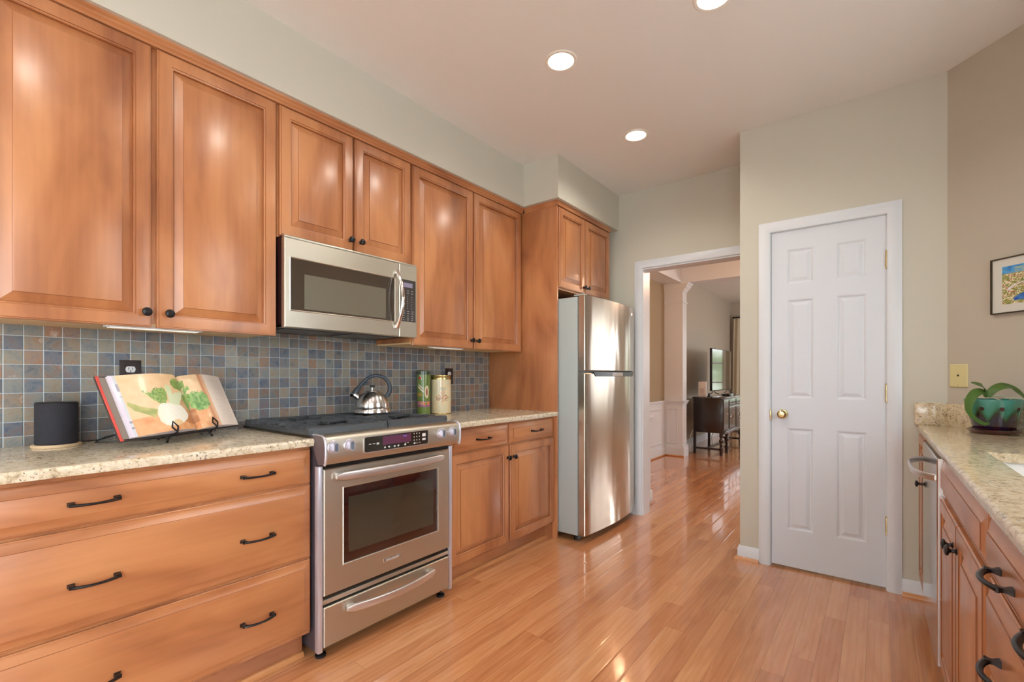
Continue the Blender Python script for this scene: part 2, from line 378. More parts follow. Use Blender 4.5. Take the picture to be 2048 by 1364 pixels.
    def sphere(s, c, r, mi=0, sc_=(1,1,1), n=16):
        bm = bmesh.new(); bmesh.ops.create_uvsphere(bm, u_segments=n, v_segments=n//2+2, radius=r)
        for v in bm.verts: v.co = Vector((v.co.x*sc_[0]+c[0], v.co.y*sc_[1]+c[1], v.co.z*sc_[2]+c[2]))
        return s.from_bm(bm, mi)
    def build(s, name, mats, parent=None, base=None, smooth=35, loc=None):
        """parent: the thing (or a part of it). base: world point the mesh is measured from"""
        if not isinstance(mats, (list, tuple)): mats = [mats]
        if parent is not None: b = Vector(parent['_b'])
        else: b = Vector(base) if base is not None else Vector((0,0,0))
        if SKEW: s.v = [Vector((v.x-SKEW*(v.y-1.07), v.y, v.z)) for v in s.v]
        me = bpy.data.meshes.new(name); me.from_pydata([v-b for v in s.v], [], s.f)
        for m in mats: me.materials.append(m)
        me.polygons.foreach_set('material_index', s.m)
        bm = bmesh.new(); bm.from_mesh(me); bmesh.ops.recalc_face_normals(bm, faces=bm.faces)
        bm.to_mesh(me); bm.free()
        if smooth:
            me.polygons.foreach_set('use_smooth', [True]*len(me.polygons)); me.set_sharp_from_angle(angle=math.radians(smooth))
        me.update()
        o = bpy.data.objects.new(name, me); col.objects.link(o)
        o['_b'] = tuple(b)
        if parent is not None: o.parent = parent
        else: o.location = b
        return o

def tag(o, label=None, cat=None, group=None, kind=None):
    if label: o['label'] = label
    if cat: o['category'] = cat
    if group: o['group'] = group
    if kind: o['kind'] = kind
    return o
def thing(name, label, cat, base, group=None):
    o = bpy.data.objects.new(name, None); col.objects.link(o); o.location = base; o.empty_display_size = 0.05
    o['_b'] = tuple(base); return tag(o, label, cat, group)
def struct(name, mb, mats, **k):
    o = mb.build(name, mats, **k); tag(o, kind='structure'); return o
def bez(p0, p1, p2, p3, n=12):
    P = [Vector(p) for p in (p0, p1, p2, p3)]
    return [P[0]*(1-t)**3 + P[1]*3*t*(1-t)**2 + P[2]*3*t*t*(1-t) + P[3]*t**3 for t in [i/n for i in range(n+1)]]
def text_mesh(name, s, F, a, b, c, size, mat, parent, align='CENTER', ext=0.0003):
    cu = bpy.data.curves.new('lettering', 'FONT'); cu.body = s; cu.size = size; cu.align_x = align; cu.align_y = 'CENTER'; cu.extrude = ext
    t = bpy.data.objects.new('lettering', cu); col.objects.link(t)
    me = bpy.data.meshes.new_from_object(t.evaluated_get(bpy.context.evaluated_depsgraph_get()))
    bpy.data.objects.remove(t); bpy.data.curves.remove(cu)
    mb = MB(); mb.add([F.p(a+v.co.x, b+v.co.y, c+v.co.z) for v in me.vertices], [list(p.vertices) for p in me.polygons])
    bpy.data.meshes.remove(me)
    return mb.build(name, mat, parent, smooth=0)
def color_grid(name, pos, nu, nv, colf, mat, parent, closed=False):
    """finely divided surface whose printed picture is stored as a colour per face corner"""
    mb = MB(); vs = [pos(i/nu, j/nv) for j in range(nv+1) for i in range(nu+1)]
    fs = [[j*(nu+1)+i, j*(nu+1)+i+1, (j+1)*(nu+1)+i+1, (j+1)*(nu+1)+i] for j in range(nv) for i in range(nu)]
    b = Vector(parent['_b']); me = bpy.data.meshes.new(name); me.from_pydata([Vector(v)-b for v in vs], [], fs); me.materials.append(mat)
    at = me.color_attributes.new('print', 'FLOAT_COLOR', 'POINT')
    buf = []
    for j in range(nv+1):
        for i in range(nu+1): buf += list(colf(i/nu, j/nv))
    at.data.foreach_set('color', buf)
    me.polygons.foreach_set('use_smooth', [True]*len(me.polygons)); me.update()
    o = bpy.data.objects.new(name, me); col.objects.link(o); o.parent = parent; o['_b'] = tuple(b); return o

CEIL = 2.735
WX = -2.47      # left kitchen wall
BY = 3.77       # wall with the doorway
PY = 3.267      # pantry wall

# ================================================================== SETTING
struct('floor', MB().box(-2.75, 2.2, -3.6, 11.0, -0.06, 0.0), M['floor'])

CANS = [(-1.241, 1.977), (-1.242, 2.889), (-0.535, 2.030)]
CR = 0.066
def ceiling_with_holes():
    mb = MB(); X0, X1, Y0, Y1 = -2.75, 1.0, -3.6, BY+0.13
    def patch(x0, x1, y0, y1, c=None):
        if c is None: mb.add([(x0,y0,CEIL),(x1,y0,CEIL),(x1,y1,CEIL),(x0,y1,CEIL)], [[0,3,2,1]]); return
        n = 48; inner = []; outer = []
        for k in range(n):
            a = 2*PI*k/n+PI/4; ca, sa = math.cos(a), math.sin(a)
            inner.append((c[0]+CR*ca, c[1]+CR*sa, CEIL)); m = max(abs(ca), abs(sa))
            outer.append((c[0]+0.15*ca/m, c[1]+0.15*sa/m, CEIL))
        mb.add(inner+outer, [[k, (k+1) % n, n+(k+1) % n, n+k] for k in range(n)])
    xs = [X0, -1.3915, -1.0915, -0.685, -0.385, X1]
    def column(x0, x1, cans):
        y = Y0
        for c in cans: patch(x0, x1, y, c[1]-0.15); patch(c[0]-0.15, c[0]+0.15, c[1]-0.15, c[1]+0.15, c); y = c[1]+0.15
        patch(x0, x1, y, Y1)
    patch(xs[0], xs[1], Y0, Y1); 
    column(xs[1], xs[2], [(-1.2415, 1.977), (-1.2415, 2.889)])
    patch(xs[2], xs[3], Y0, Y1); column(xs[3], xs[4], [CANS[2]]); patch(xs[4], xs[5], Y0, Y1)
    return mb
co = struct('ceiling', ceiling_with_holes(), M['ceil'], smooth=0)
struct('ceiling', MB().box(-2.75, 1.0, -3.6, BY+0.13, CEIL+0.16, CEIL+0.20), M['ceil_w'])
struct('ceiling', MB().box(-2.75, 2.2, BY+0.13, 11.0, CEIL, CEIL+0.1), M['ceil_w'])

struct('wall_left', MB().box(WX-0.12, WX, -3.6, BY, 0, CEIL+0.05), M['wall'])
# soffit boxes above the cabinets
struct('wall_soffit', MB().box(WX, -2.08, -3.5, 2.79, 2.43, CEIL).box(WX, -1.775, 2.79, BY, 2.43, CEIL), M['wall'])
# back wall with the doorway
OX0, OX1, OZ = -1.565, -0.78, 2.073
wb = MB(); wb.box(-2.6, OX0, BY, BY+0.13, 0, CEIL); wb.box(OX0, OX1, BY, BY+0.13, OZ, CEIL); wb.box(OX1, 2.0, BY, BY+0.13, 0, CEIL)
struct('wall_back', wb, M['wall'])
# pantry walls
wp = MB(); DX0, DX1, DZ = -0.527, 0.037, 2.054
wp.box(-0.70, DX0, PY, PY+0.10, 0, CEIL); wp.box(DX0, DX1, PY, PY+0.10, DZ, CEIL); wp.box(DX1, 0.279, PY, PY+0.10, 0, CEIL)
wp.box(-0.70, -0.60, PY+0.10, BY, 0, CEIL)
struct('wall_pantry', wp, M['wall'])
S2 = math.sqrt(0.5)
A45 = Fr((0.279, PY, 0), (S2, -S2, 0), (0, 0, 1), (-S2, -S2, 0))
struct('wall_angled', MB().fbox(A45, 0, 0.765, 0, CEIL, -0.10, 0), M['wall_warm'])
# right wall with the window over the sink and a larger added one
RXW = 0.82; RYE = 2.726
wr = MB(); wr.box(RXW, RXW+0.12, -3.6, -2.85, 0, CEIL); wr.box(RXW, RXW+0.12, -2.85, -0.25, 0, 0.08); wr.box(RXW, RXW+0.12, -2.85, -0.25, 2.42, CEIL); wr.box(RXW, RXW+0.12, -0.25, 1.30, 0, CEIL); wr.box(RXW, RXW+0.12, 1.30, 2.40, 0, 1.07); wr.box(RXW, RXW+0.12, 1.30, 2.40, 2.17, CEIL); wr.box(RXW, RXW+0.12, 2.40, RYE+0.06, 0, CEIL)
struct('wall_right', wr, M['wall_warm'])
# rear wall with the patio window
wq = MB(); wq.box(-2.6, -1.75, -3.6, -3.48, 0, CEIL); wq.box(-1.75, 0.05, -3.6, -3.48, 2.15, CEIL); wq.box(0.05, 0.95, -3.6, -3.48, 0, CEIL); wq.box(-1.75, 0.05, -3.6, -3.48, 0, 0.75)
struct('wall_rear', wq, M['wall'])
# hall and living room
WXH = -2.50
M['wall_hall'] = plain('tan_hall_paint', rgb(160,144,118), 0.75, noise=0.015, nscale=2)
struct('wall_hall_left', MB().box(WXH-0.1, WXH, BY+0.13, 6.9, 0, CEIL), M['wall_hall'])
struct('wall_living_left', MB().box(WXH-0.1, WXH, 6.9, 10.93, 0, CEIL), M['wall_warm'])
struct('wall_hall_stub', MB().box(WXH, -1.66, BY+0.13, 4.17, 0, CEIL), M['wall_hall'])
struct('wall_hall_right', MB().box(2.0, 2.1, BY+0.13, 10.93, 0, CEIL), M['wall_warm'])
wf = MB(); wf.box(-2.6, -1.62, 10.83, 10.95, 0, CEIL); wf.box(-1.62, 0.42, 10.83, 10.95, 0, 0.55); wf.box(-1.62, 0.42, 10.83, 10.95, 2.35, CEIL); wf.box(0.42, 2.1, 10.83, 10.95, 0, CEIL)
struct('wall_living_far', wf, M['wall_warm'])
# dropped beam round the hall
struct('trim_1', MB().box(WXH, -2.25, 4.17, 6.85, 2.52, CEIL).box(WXH, 2.0, 6.85, 7.02, 2.52, CEIL)
       .box(-2.255, -2.235, 4.17, 6.85, 2.515, 2.55).box(-2.255, 2.0, 6.835, 6.85, 2.515, 2.55), M['white'])

def window(name, F, w, h, d, cols, rows, sash=0.05, mun=0.022):
    """white framed window in an opening; u across, v up, n into the room; origin at the lower left of the opening"""
    base = F.p(0, 0, 0); t = bpy.data.objects.new(name, None); col.objects.link(t); t.location = base; t['_b'] = tuple(base); tag(t, kind='structure')
    fr = MB(); fr.sweep(F, [(0,0),(w,0),(w,h),(0,h)], [(0,-d),(0,0.0),(sash,0.0),(sash,-d)], closed=True)
    fr.sweep(F, [(0,0),(w,0),(w,h),(0,h)], [(-0.07,0.0),(-0.07,0.016),(0,0.016),(0.004,0.0)], closed=True)
    fr.build('window_frame', M['white'], t)
    mu = MB()
    for i in range(1, cols): x = sash+(w-2*sash)*i/cols; mu.fbox(F, x-mun/2, x+mun/2, sash, h-sash, -d*0.6, -d*0.35)
    for j in range(1, rows): y = sash+(h-2*sash)*j/rows; mu.fbox(F, sash, w-sash, y-mun/2, y+mun/2, -d*0.6, -d*0.35)
    mu.build('muntin', M['white'], t)
    MB().fbox(F, sash, w-sash, sash, h-sash, -d*0.5, -d*0.46).build('pane', M['glass'], t)
    return t
window('window_1', Fr((RXW, 2.40, 1.07), (0,-1,0), (0,0,1), (-1,0,0)), 1.10, 1.10, 0.10, 2, 2)
window('added_window', Fr((RXW, -0.25, 0.08), (0,-1,0), (0,0,1), (-1,0,0)), 2.60, 2.34, 0.10, 2, 1, 0.07, 0.09)  # unseen window added for light on the left cabinets
window('window_4', Fr((0.05, -3.48, 0.75), (-1,0,0), (0,0,1), (0,1,0)), 1.80, 1.40, 0.10, 2, 2)
window('window_3', Fr((-1.62, 10.83, 0.55), (1,0,0), (0,0,1), (0,-1,0)), 2.04, 1.80, 0.10, 4, 4, 0.06, 0.03)

# casings
CASE = [(0,0),(0,0.012),(0.006,0.016),(0.040,0.020),(0.056,0.012),(0.063,0.010),(0.063,0)]
FB = FY((0, BY, 0))
struct('trim_2', MB().sweep(FB, [(OX0, 0), (OX0, OZ), (OX1, OZ), (OX1, 0)], CASE)
       .box(OX0-0.004, OX0+0.012, BY-0.004, BY+0.135, 0, OZ+0.004).box(OX1-0.012, OX1+0.004, BY-0.004, BY+0.135, 0, OZ+0.004).box(OX0+0.011, OX1-0.011, BY-0.004, BY+0.135, OZ-0.012, OZ+0.004), M['white'])
FP = FY((0, PY, 0))
struct('trim_3', MB().sweep(FP, [(DX0, 0), (DX0, DZ), (DX1, DZ), (DX1, 0)], CASE)
       .box(DX0, DX0+0.004, PY, PY+0.1, 0, DZ).box(DX1-0.004, DX1, PY, PY+0.1, 0, DZ).box(DX0, DX1, PY, PY+0.1, DZ-0.003, DZ), M['white'])
def base_profile(F, path, h=0.085):
    """baseboard on a vertical wall: F plane = floor plane, path = wall foot, board stands to the left of it"""
    b = MB().sweep(F, path, [(0,0.0),(0.013,0.0),(0.013,h-0.018),(0.006,h),(0,h)])
    s = MB().sweep(F, path, [(0.013,0.0),(0.030,0.0),(0.028,0.010),(0.020,0.018),(0.013,0.019)])
    return b, s
FLR = TOP((0,0,0))
b, s = base_profile(FLR, [(DX0-0.063, PY), (-0.70, PY), (-0.70, BY)][::-1])
# path runs so that its left side is the room
b = MB(); s = MB()
def both(path):
    bb, ss = base_profile(FLR, path)
    b.add(bb.v, bb.f); s.add(ss.v, ss.f)
both([(DX0-0.063, PY), (-0.70, PY), (-0.70, BY)][::1] if False else [(-0.70, BY), (-0.70, PY), (DX0-0.063, PY)][::-1])
struct('baseboard_pantry', b, M['white']); struct('trim_4', s, M['shoe'])
b = MB(); s = MB(); both([(0.279, PY), (DX1+0.063, PY)])
struct('baseboard_back', b, M['white']); struct('trim_5', s, M['shoe'])
b = MB(); s = MB(); both([(OX0-0.063, BY), (WX, BY)])
struct('baseboard_left', b, M['white'])

# ---- pantry door
d1 = bpy.data.objects.new('door_1', None); col.objects.link(d1); d1.location = (-0.245, PY, 0); d1['_b'] = (-0.245, PY, 0); tag(d1, kind='structure')
def six_panel(F, w, h, boxes, depth=0.006):
    """door face as a grid of cells; each panel cell is a moulded recess with a raised field"""
    mb = MB(); xs = sorted({0, w} | {b_[0] for b_ in boxes} | {b_[1] for b_ in boxes}); ys = sorted({0, h} | {b_[2] for b_ in boxes} | {b_[3] for b_ in boxes})
    for i in range(len(xs)-1):
        for j in range(len(ys)-1):
            x0, x1, y0, y1 = xs[i], xs[i+1], ys[j], ys[j+1]
            if (x0, x1, y0, y1) in [tuple(b_) for b_ in boxes]:
                rs = []
                for ins, hh in [(0,0),(0.006,-0.002),(0.012,-depth),(0.018,-depth),(0.034,-0.0015),(0.036,-0.001)]:
                    rs.append([F.p(x0+ins,y0+ins,hh),F.p(x1-ins,y0+ins,hh),F.p(x1-ins,y1-ins,hh),F.p(x0+ins,y1-ins,hh)])
                mb.rings(rs, 0, False, True)
            else: mb.add([F.p(x0,y0),F.p(x1,y0),F.p(x1,y1),F.p(x0,y1)], [[0,1,2,3]])
    mb.add([F.p(0,0),F.p(w,0),F.p(w,h),F.p(0,h),F.p(0,0,-0.035),F.p(w,0,-0.035),F.p(w,h,-0.035),F.p(0,h,-0.035)], [[0,4,5,1],[1,5,6,2],[2,6,7,3],[3,7,4,0],[4,7,6,5]])
    return mb
W0 = -0.521; Z0 = 0.014
bx = []
for (xa, xb) in ((-0.437, -0.302), (-0.190, -0.052)):
    for (za, zb) in ((0.240, 0.855), (1.035, 1.632), (1.728, 1.937)): bx.append((round(xa-W0,4), round(xb-W0,4), round(za-Z0,4), round(zb-Z0,4)))
six_panel(FY((W0, PY+0.004, Z0)), 0.553, 2.036, bx).build('door_leaf', M['door_w'], d1, smooth=0)
kb = MB().lathe([(0.0,0.052),(0.016,0.051),(0.024,0.044),(0.026,0.034),(0.021,0.024),(0.011,0.018),(0.010,0.008),(0.026,0.006),(0.029,0.0)], (-0.461, PY+0.004, 0.938), (0,-1,0), 28)
tag(kb.build('door_knob', M['brass'], d1), 'polished brass knob')
for hz in (1.806, 1.077, 0.354):
    hb = MB().cyl((0.034, PY-0.004, hz-0.044), (0.034, PY-0.004, hz+0.044), 0.0055, n=12)
    for q in (-0.015, 0.015): hb.cyl((0.034, PY-0.004, hz+q-0.001), (0.034, PY-0.004, hz+q+0.001), 0.0065, n=12)
    hb.sphere((0.034, PY-0.004, hz+0.047), 0.0055, n=10).sphere((0.034, PY-0.004, hz-0.047), 0.0055, n=10)
    hb.build('hinge', M['brass'], d1)
MB().box(DX0-0.001, DX0+0.006, PY-0.0185, PY+0.002, 0.90, 0.965, 0.001).build('strike_plate', M['brass'], d1)

# ================================================================== CABINETS
WX = -2.466     # backs of the furniture, just clear of the wall
G = 1   # index of the glaze in [wood, glaze]
DOOR = [(0,-0.020),(0,-0.006),(0.002,-0.003),(0.005,-0.003,1),(0.006,-0.0005),(0.009,0.0),(0.046,0.0,1),(0.0472,-0.0025),(0.0510,-0.0030),(0.0535,-0.0060,1),(0.0550,-0.0125),(0.0562,-0.0140,0),(0.0850,-0.0035,1),(0.0856,-0.0006),(0.0875,0.0)]
DRAWER = [(0,-0.020),(0,-0.0125),(0.0025,-0.010),(0.005,-0.010,1),(0.0055,-0.0115),(0.0075,-0.0112),(0.031,-0.0030,1),(0.0316,-0.0006),(0.0335,0.0)]
WMAT = lambda g='v': [M['wood_'+g], M['glaze']]
def knob(F, a, b, parent):
    MB().lathe([(0.0095,0.0),(0.0095,0.002),(0.0055,0.005),(0.005,0.012),(0.008,0.016),(0.0145,0.019),(0.016,0.022),(0.014,0.026),(0.008,0.0285),(0.0,0.029)], F.p(a, b, 0), F.n, 20).build('knob', M['iron'], parent)
def pull(F, a, b, parent, L=0.104):
    mb = MB(); h = L/2
    for s_ in (-1, 1):
        mb.rings([[F.p(a+s_*h+x, b+y, c) for x, y in ((-q,-q*0.72),(q,-q*0.72),(q,q*0.72),(-q,q*0.72))] for q, c in ((0.0085,0.0),(0.0085,0.003),(0.0050,0.011),(0.0058,0.017),(0.0074,0.020),(0.0066,0.0235))])
    pts = [F.p(a+t*h, b - 0.0015, 0.019+0.016*(1-t*t)) for t in [i/8 for i in range(-8, 9)]]
    mb.tube(pts, [0.0048+0.0016*abs(i/8) for i in range(-8, 9)], 10, sx=0.75, sy=1.1, up=F.n)
    mb.build('handle', M['iron'], parent)
def door(F, a0, a1, b0, b1, parent, kn=None, name='door'):
    o = MB().panel(F, a0, a1, b0, b1, DOOR).build(name, WMAT('v'), parent, smooth=20)
    if kn: knob(F, kn[0], kn[1], o)
    return o
def drawer(F, a0, a1, b0, b1, parent, pulls=()):
    o = MB().panel(F, a0, a1, b0, b1, DRAWER).build('drawer', WMAT('h'), parent, smooth=20)
    for p_ in pulls: pull(F, p_[0], p_[1], o)
    return o

# ---- wall cabinets
UX = -2.12
FU = XY((UX, 0, 0))
t = thing('wall_cabinet', 'two-door maple wall cabinet above the cookbook, left of the microwave', 'cabinet', (WX, 0.09, 1.36))
bd = MB().box(WX, UX-0.021, 0.09, 1.003, 1.365, 2.40); bd.build('body', M['wood_v'], t)
MB().box(WX+0.005, UX-0.024, 0.095, 0.998, 1.357, 1.365).build('bottom_panel', M['wood_in'], t)
door(FU, 0.100, 0.539, 1.350, 2.394, t, (0.521, 1.405)); door(FU, 0.556, 0.996, 1.350, 2.394, t, (0.591, 1.405))
t = thing('wall_cabinet', 'short two-door maple wall cabinet directly above the microwave', 'cabinet', (WX, 1.005, 1.80))
MB().box(WX, UX-0.021, 1.005, 1.765, 1.800, 2.40).build('body', M['wood_v'], t)
door(FU, 1.012, 1.384, 1.808, 2.394, t, (1.366, 1.863)); door(FU, 1.396, 1.758, 1.808, 2.394, t, (1.427, 1.863))
t = thing('wall_cabinet', 'two-door maple wall cabinet between the microwave and the refrigerator panel', 'cabinet', (WX, 1.767, 1.36))
MB().box(WX, UX-0.021, 1.767, 2.833, 1.365, 2.40).build('body', M['wood_v'], t)
MB().box(WX+0.005, UX-0.024, 1.772, 2.828, 1.357, 1.365).build('bottom_panel', M['wood_in'], t)
door(FU, 1.777, 2.287, 1.350, 2.394, t, (2.268, 1.405)); door(FU, 2.301, 2.818, 1.350, 2.394, t, (2.325, 1.405))
# slim light bars under them
for (ya, yb, lb) in ((0.42, 0.72, 'thin white light bar under the wall cabinet left of the microwave'), (1.98, 2.25, 'thin white light bar under the wall cabinet right of the microwave')):
    t = thing('under_cabinet_light', lb, 'light', (-2.19, ya, 1.345), 'light bars under the wall cabinets')
    MB().box(-2.225, -2.165, ya, yb, 1.348, 1.357, 0.002).build('housing', M['white'], t)
    MB().box(-2.215, -2.175, ya+0.01, yb-0.01, 1.346, 1.3485).build('diffuser', plain('lamp_diffuser', rgb(245,242,235), 0.4, emis=(1,0.95,0.85,1), estr=0.5), t)
# ---- cabinet and panel round the refrigerator
RF = -1.805
t = thing('refrigerator_cabinet', 'two-door maple cabinet above the refrigerator with tall side panel to the floor', 'cabinet', (WX, 2.835, 0))
MB().box(WX, RF-0.010, 2.835, 2.853, 0, 2.40, 0.001).build('side_panel', M['wood_v'], t)
MB().box(WX, RF-0.021, 2.853, 3.665, 1.80, 2.40).build('body', M['wood_v'], t)
FRC = XY((RF, 0, 0))
door(FRC, 2.858, 3.228, 1.812, 2.390, t, (3.206, 1.858)); door(FRC, 3.240, 3.655, 1.812, 2.390, t, (3.262, 1.858))
# ---- crown strip under the soffit
cp = [(0,2.396),(0.004,2.396),(0.006,2.404),(0.012,2.410),(0.014,2.418),(0.022,2.424),(0.024,2.430),(0,2.430)]
cm = MB()
cm.prism(Fr((UX-0.022,0,0),(1,0,0),(0,0,1),(0,1,0)), [(a+0.001+(0.020 if i not in (0,7) else 0), z) for i, (a, z) in enumerate(cp)], 0.09, 2.83)
cm.prism(Fr((0,2.835,0),(0,-1,0),(0,0,1),(1,0,0)), [(a*0.6, z) for a, z in cp], UX+0.02, RF+0.002)
cm.prism(Fr((RF-0.022,0,0),(1,0,0),(0,0,1),(0,1,0)), [(a*0.25+0.001+(0.020 if i not in (0,7) else 0), z) for i, (a, z) in enumerate(cp)], 2.828, 3.668)
struct('trim_6', cm, WMAT('h'), smooth=20)

# ---- base cabinets, left run
BX = -1.83; FBX = XY((BX, 0, 0))
t = thing('base_cabinet', 'wide maple base cabinet with three stacked drawers, left of the range', 'cabinet', (WX, 0.095, 0))
MB().box(WX, BX-0.021, 0.095, 1.004, 0.11, 0.882).build('body', M['wood_v'], t)
MB().box(WX, BX-0.075, 0.095, 1.000, 0, 0.115).build('toe_kick', M['wood_h'], t)
for (z0, z1, hz) in ((0.732, 0.868, 0.800), (0.428, 0.722, 0.565), (0.124, 0.418, 0.260)):
    drawer(FBX, 0.104, 1.002, z0, z1, t, ((0.327, hz), (0.789, hz)))
struct('trim_7', MB().prism(Fr((BX-0.075,0,0),(1,0,0),(0,0,1),(0,1,0)), [(0,0),(0.019,0),(0.018,0.010),(0.010,0.018),(0,0.019)], 0.095, 1.0), M['shoe'])
t = thing('base_cabinet', 'maple base cabinet with two drawers over two doors, between range and refrigerator', 'cabinet', (WX, 1.78, 0))
MB().box(WX, BX-0.021, 1.780, 2.834, 0.11, 0.882).box(BX-0.10, BX-0.021, 2.815, 2.834, 0, 0.12).build('body', M['wood_v'], t)
MB().box(WX, BX-0.075, 1.780, 2.834, 0, 0.115).build('toe_kick', M['wood_h'], t)
drawer(FBX, 1.788, 2.304, 0.742, 0.868, t, ((2.058, 0.803),)); drawer(FBX, 2.322, 2.830, 0.742, 0.868, t, ((2.600, 0.803),))
door(FBX, 1.788, 2.304, 0.124, 0.732, t, (2.290, 0.658)); door(FBX, 2.322, 2.830, 0.124, 0.732, t, (2.350, 0.658))
struct('trim_8', MB().prism(Fr((BX-0.075,0,0),(1,0,0),(0,0,1),(0,1,0)), [(0,0),(0.019,0),(0.018,0.010),(0.010,0.018),(0,0.019)], 1.78, 2.815), M['shoe'])

# ---- left worktops
def slab_prof(x_back, x_front, z0=0.884, z1=0.914, r=0.011):
    s_ = 1 if x_front > x_back else -1
    pts = [(x_back, z0), (x_front-s_*0.004, z0)]
    for k in range(6): a = PI/2*k/5; pts.append((x_front - s_*r*(1-math.sin(a)) if k else x_front-s_*0.0, z1-r+r*math.sin(a)) if False else (x_front-s_*r+s_*r*math.cos(a), z1-r+r*math.sin(a)))
    pts.append((x_back, z1)); return pts
XZ = Fr((0,0,0),(1,0,0),(0,0,1),(0,1,0))
ct = MB().prism(XZ, slab_prof(WX+0.002, -1.812), 0.09, 1.0035).build('worktop', M['granite'], base=(-2.14, 0.1, 0.884))
tag(ct, 'cream speckled granite worktop under the cookbook, left of the range', 'worktop')
ct = MB().prism(XZ, slab_prof(WX+0.002, -1.805), 1.779, 2.8345).build('worktop', M['granite'], base=(-2.14, 1.779, 0.884))
tag(ct, 'cream speckled granite worktop between the range and the refrigerator panel', 'worktop')
# ---- tiled backsplash
bs = MB().box(WX, WX+0.010, 0.10, 2.8345, 0.9142, 1.364).box(WX, WX+0.010, 1.004, 1.766, 1.364, 1.40).build('backsplash', M['tile'], base=(WX, 0.10, 0.913))
tag(bs, 'mosaic of small square slate tiles in blue grey and rust behind the left worktops', 'backsplash')
TW = WX+0.010
# ---- outlets
def outlet(y, z, label, grp='dark outlets on the slate tiles'):
    t = thing('outlet', label, 'outlet', (TW, y, z), grp); F = XY((TW, y, z))
    MB().fbox(F, -0.036, 0.036, -0.058, 0.058, 0.0, 0.006, 0.002).build('cover_plate', plain('dark_bronze_plate', rgb(44,32,30), 0.4, 0.3), t)
    for q in (-0.0195, 0.0195):
        mb = MB(); pl = [(0.0165*math.cos(a)*1.0, q+max(-0.0125, min(0.0125, 0.0165*math.sin(a)))) for a in [2*PI*k/32 for k in range(32)]]
        mb.prism(F, pl, 0.005, 0.008); r_ = mb.build('receptacle', plain('white_receptacle', rgb(226,222,226), 0.4), t)
        MB().fbox(F, -0.0075, -0.0055, q-0.001, q+0.008, 0.0078, 0.0084).fbox(F, 0.0055, 0.0075, q-0.001, q+0.008, 0.0078, 0.0084).cyl(F.p(0, q-0.007, 0.0078), F.p(0, q-0.007, 0.0084), 0.0024, n=12).build('slot', M['black'], r_)
outlet(0.551, 1.178, 'dark outlet plate with white receptacle above the left edge of the cookbook')
outlet(2.388, 1.168, 'dark outlet plate half hidden behind the cream floral tin')

# ================================================================== RANGE
ry0, ry1 = 1.008, 1.768; RFX = -1.79
t = thing('range', 'stainless steel slide-in gas range with oven and warming drawer', 'range', (-2.1, (ry0+ry1)/2, 0))
FRg = XY((RFX, 0, 0))
MB().box(-2.44, RFX-0.03, ry0+0.004, ry1-0.004, 0.035, 0.915).build('body', plain('dark_range_side', rgb(92,84,92), 0.4, 0.5), t)
MB().box(RFX-0.03, RFX-0.002, ry0, ry0+0.022, 0.035, 0.80, 0.004).build('side_trim', M['cap'], t)
MB().box(RFX-0.03, RFX-0.002, ry1-0.022, ry1, 0.035, 0.80, 0.004).build('side_trim', M['cap'], t)
MB().box(-2.455, -1.835, ry0-0.016, ry1+0.012, 0.916, 0.926, 0.003).build('cooktop', plain('cooktop_enamel', rgb(70,64,56), 0.2, 0.7), t)
# control panel: rounded nose
cpp = [(-1.84,0.905),(-1.845,0.925),(-1.800,0.928),(-1.765,0.926),(-1.752,0.919),(-1.745,0.905),(-1.742,0.88),(-1.742,0.845),(-1.746,0.818),(-1.752,0.811),(-1.79,0.808)]
MB().prism(XZ, cpp, ry0+0.010, ry1+0.004).build('control_panel', M['steel'], t, smooth=45)
cpo = [(x+(0.003 if i > 1 else 0), z) for i, (x, z) in enumerate(cpp)]
for ya, yb in ((ry0-0.004, ry0+0.011), (ry1+0.003, ry1+0.010)):
    ec = MB().prism(XZ, cpp, ya+0.002, yb).build('end_cap', plain('dark_plum_cap', rgb(120,108,112), 0.4, 0.5), t, smooth=45)
    ym = (ya+yb)/2
    MB().tube([(x, ym, z) for x, z in cpo[1:10]], 0.0055, 12, sx=1.0, sy=1.0).build('cap_edge', M['cap'], ec)
FC = XY((-1.742, 0, 0))
def rrect(x0, x1, y0, y1, r, n=5):
    pts = []
    for cx, cy, a0 in ((x1-r, y0+r, -PI/2), (x1-r, y1-r, 0), (x0+r, y1-r, PI/2), (x0+r, y0+r, PI)):
        for k in range(n+1): a = a0+PI/2*k/n; pts.append((cx+r*math.cos(a), cy+r*math.sin(a)))
    return pts
dp = MB().prism(FC, rrect(1.186, 1.556, 0.836, 0.908, 0.010), -0.002, 0.0015).build('bezel', M['steel_hi'], t)
dg = MB().prism(FC, rrect(1.192, 1.550, 0.840, 0.905, 0.008), 0.001, 0.0028).build('display_panel', plain('display_glass', rgb(40,38,34), 0.12, coat=0.6), t)
MB().prism(FC, rrect(1.285, 1.445, 0.862, 0.900, 0.002), 0.0026, 0.0032).build('display', plain('purple_display', rgb(88,46,70), 0.2, coat=0.6, emis=rgb(88,46,70), estr=0.25), dg)
text_mesh('clock_digits', '2:06', FC, 1.408, 0.891, 0.0033, 0.013, plain('violet_digits', rgb(110,96,170), 0.4, emis=rgb(120,104,190), estr=0.7), dg)
keym = plain('pale_key_print', rgb(205,205,205), 0.5)
kp = MB()
for i in range(3):
    for j in range(3): kp.fbox(FC, 1.461+0.016*i, 1.465+0.016*i, 0.893-0.0155*j, 0.8985-0.0155*j, 0.0026, 0.0031)
for a in (1.292, 1.314, 1.345, 1.366, 1.405): kp.fbox(FC, a, a+0.009, 0.847, 0.854, 0.0026, 0.0031)
for a in (1.408, 1.422): kp.fbox(FC, a, a+0.008, 0.856, 0.858, 0.0026, 0.0031)
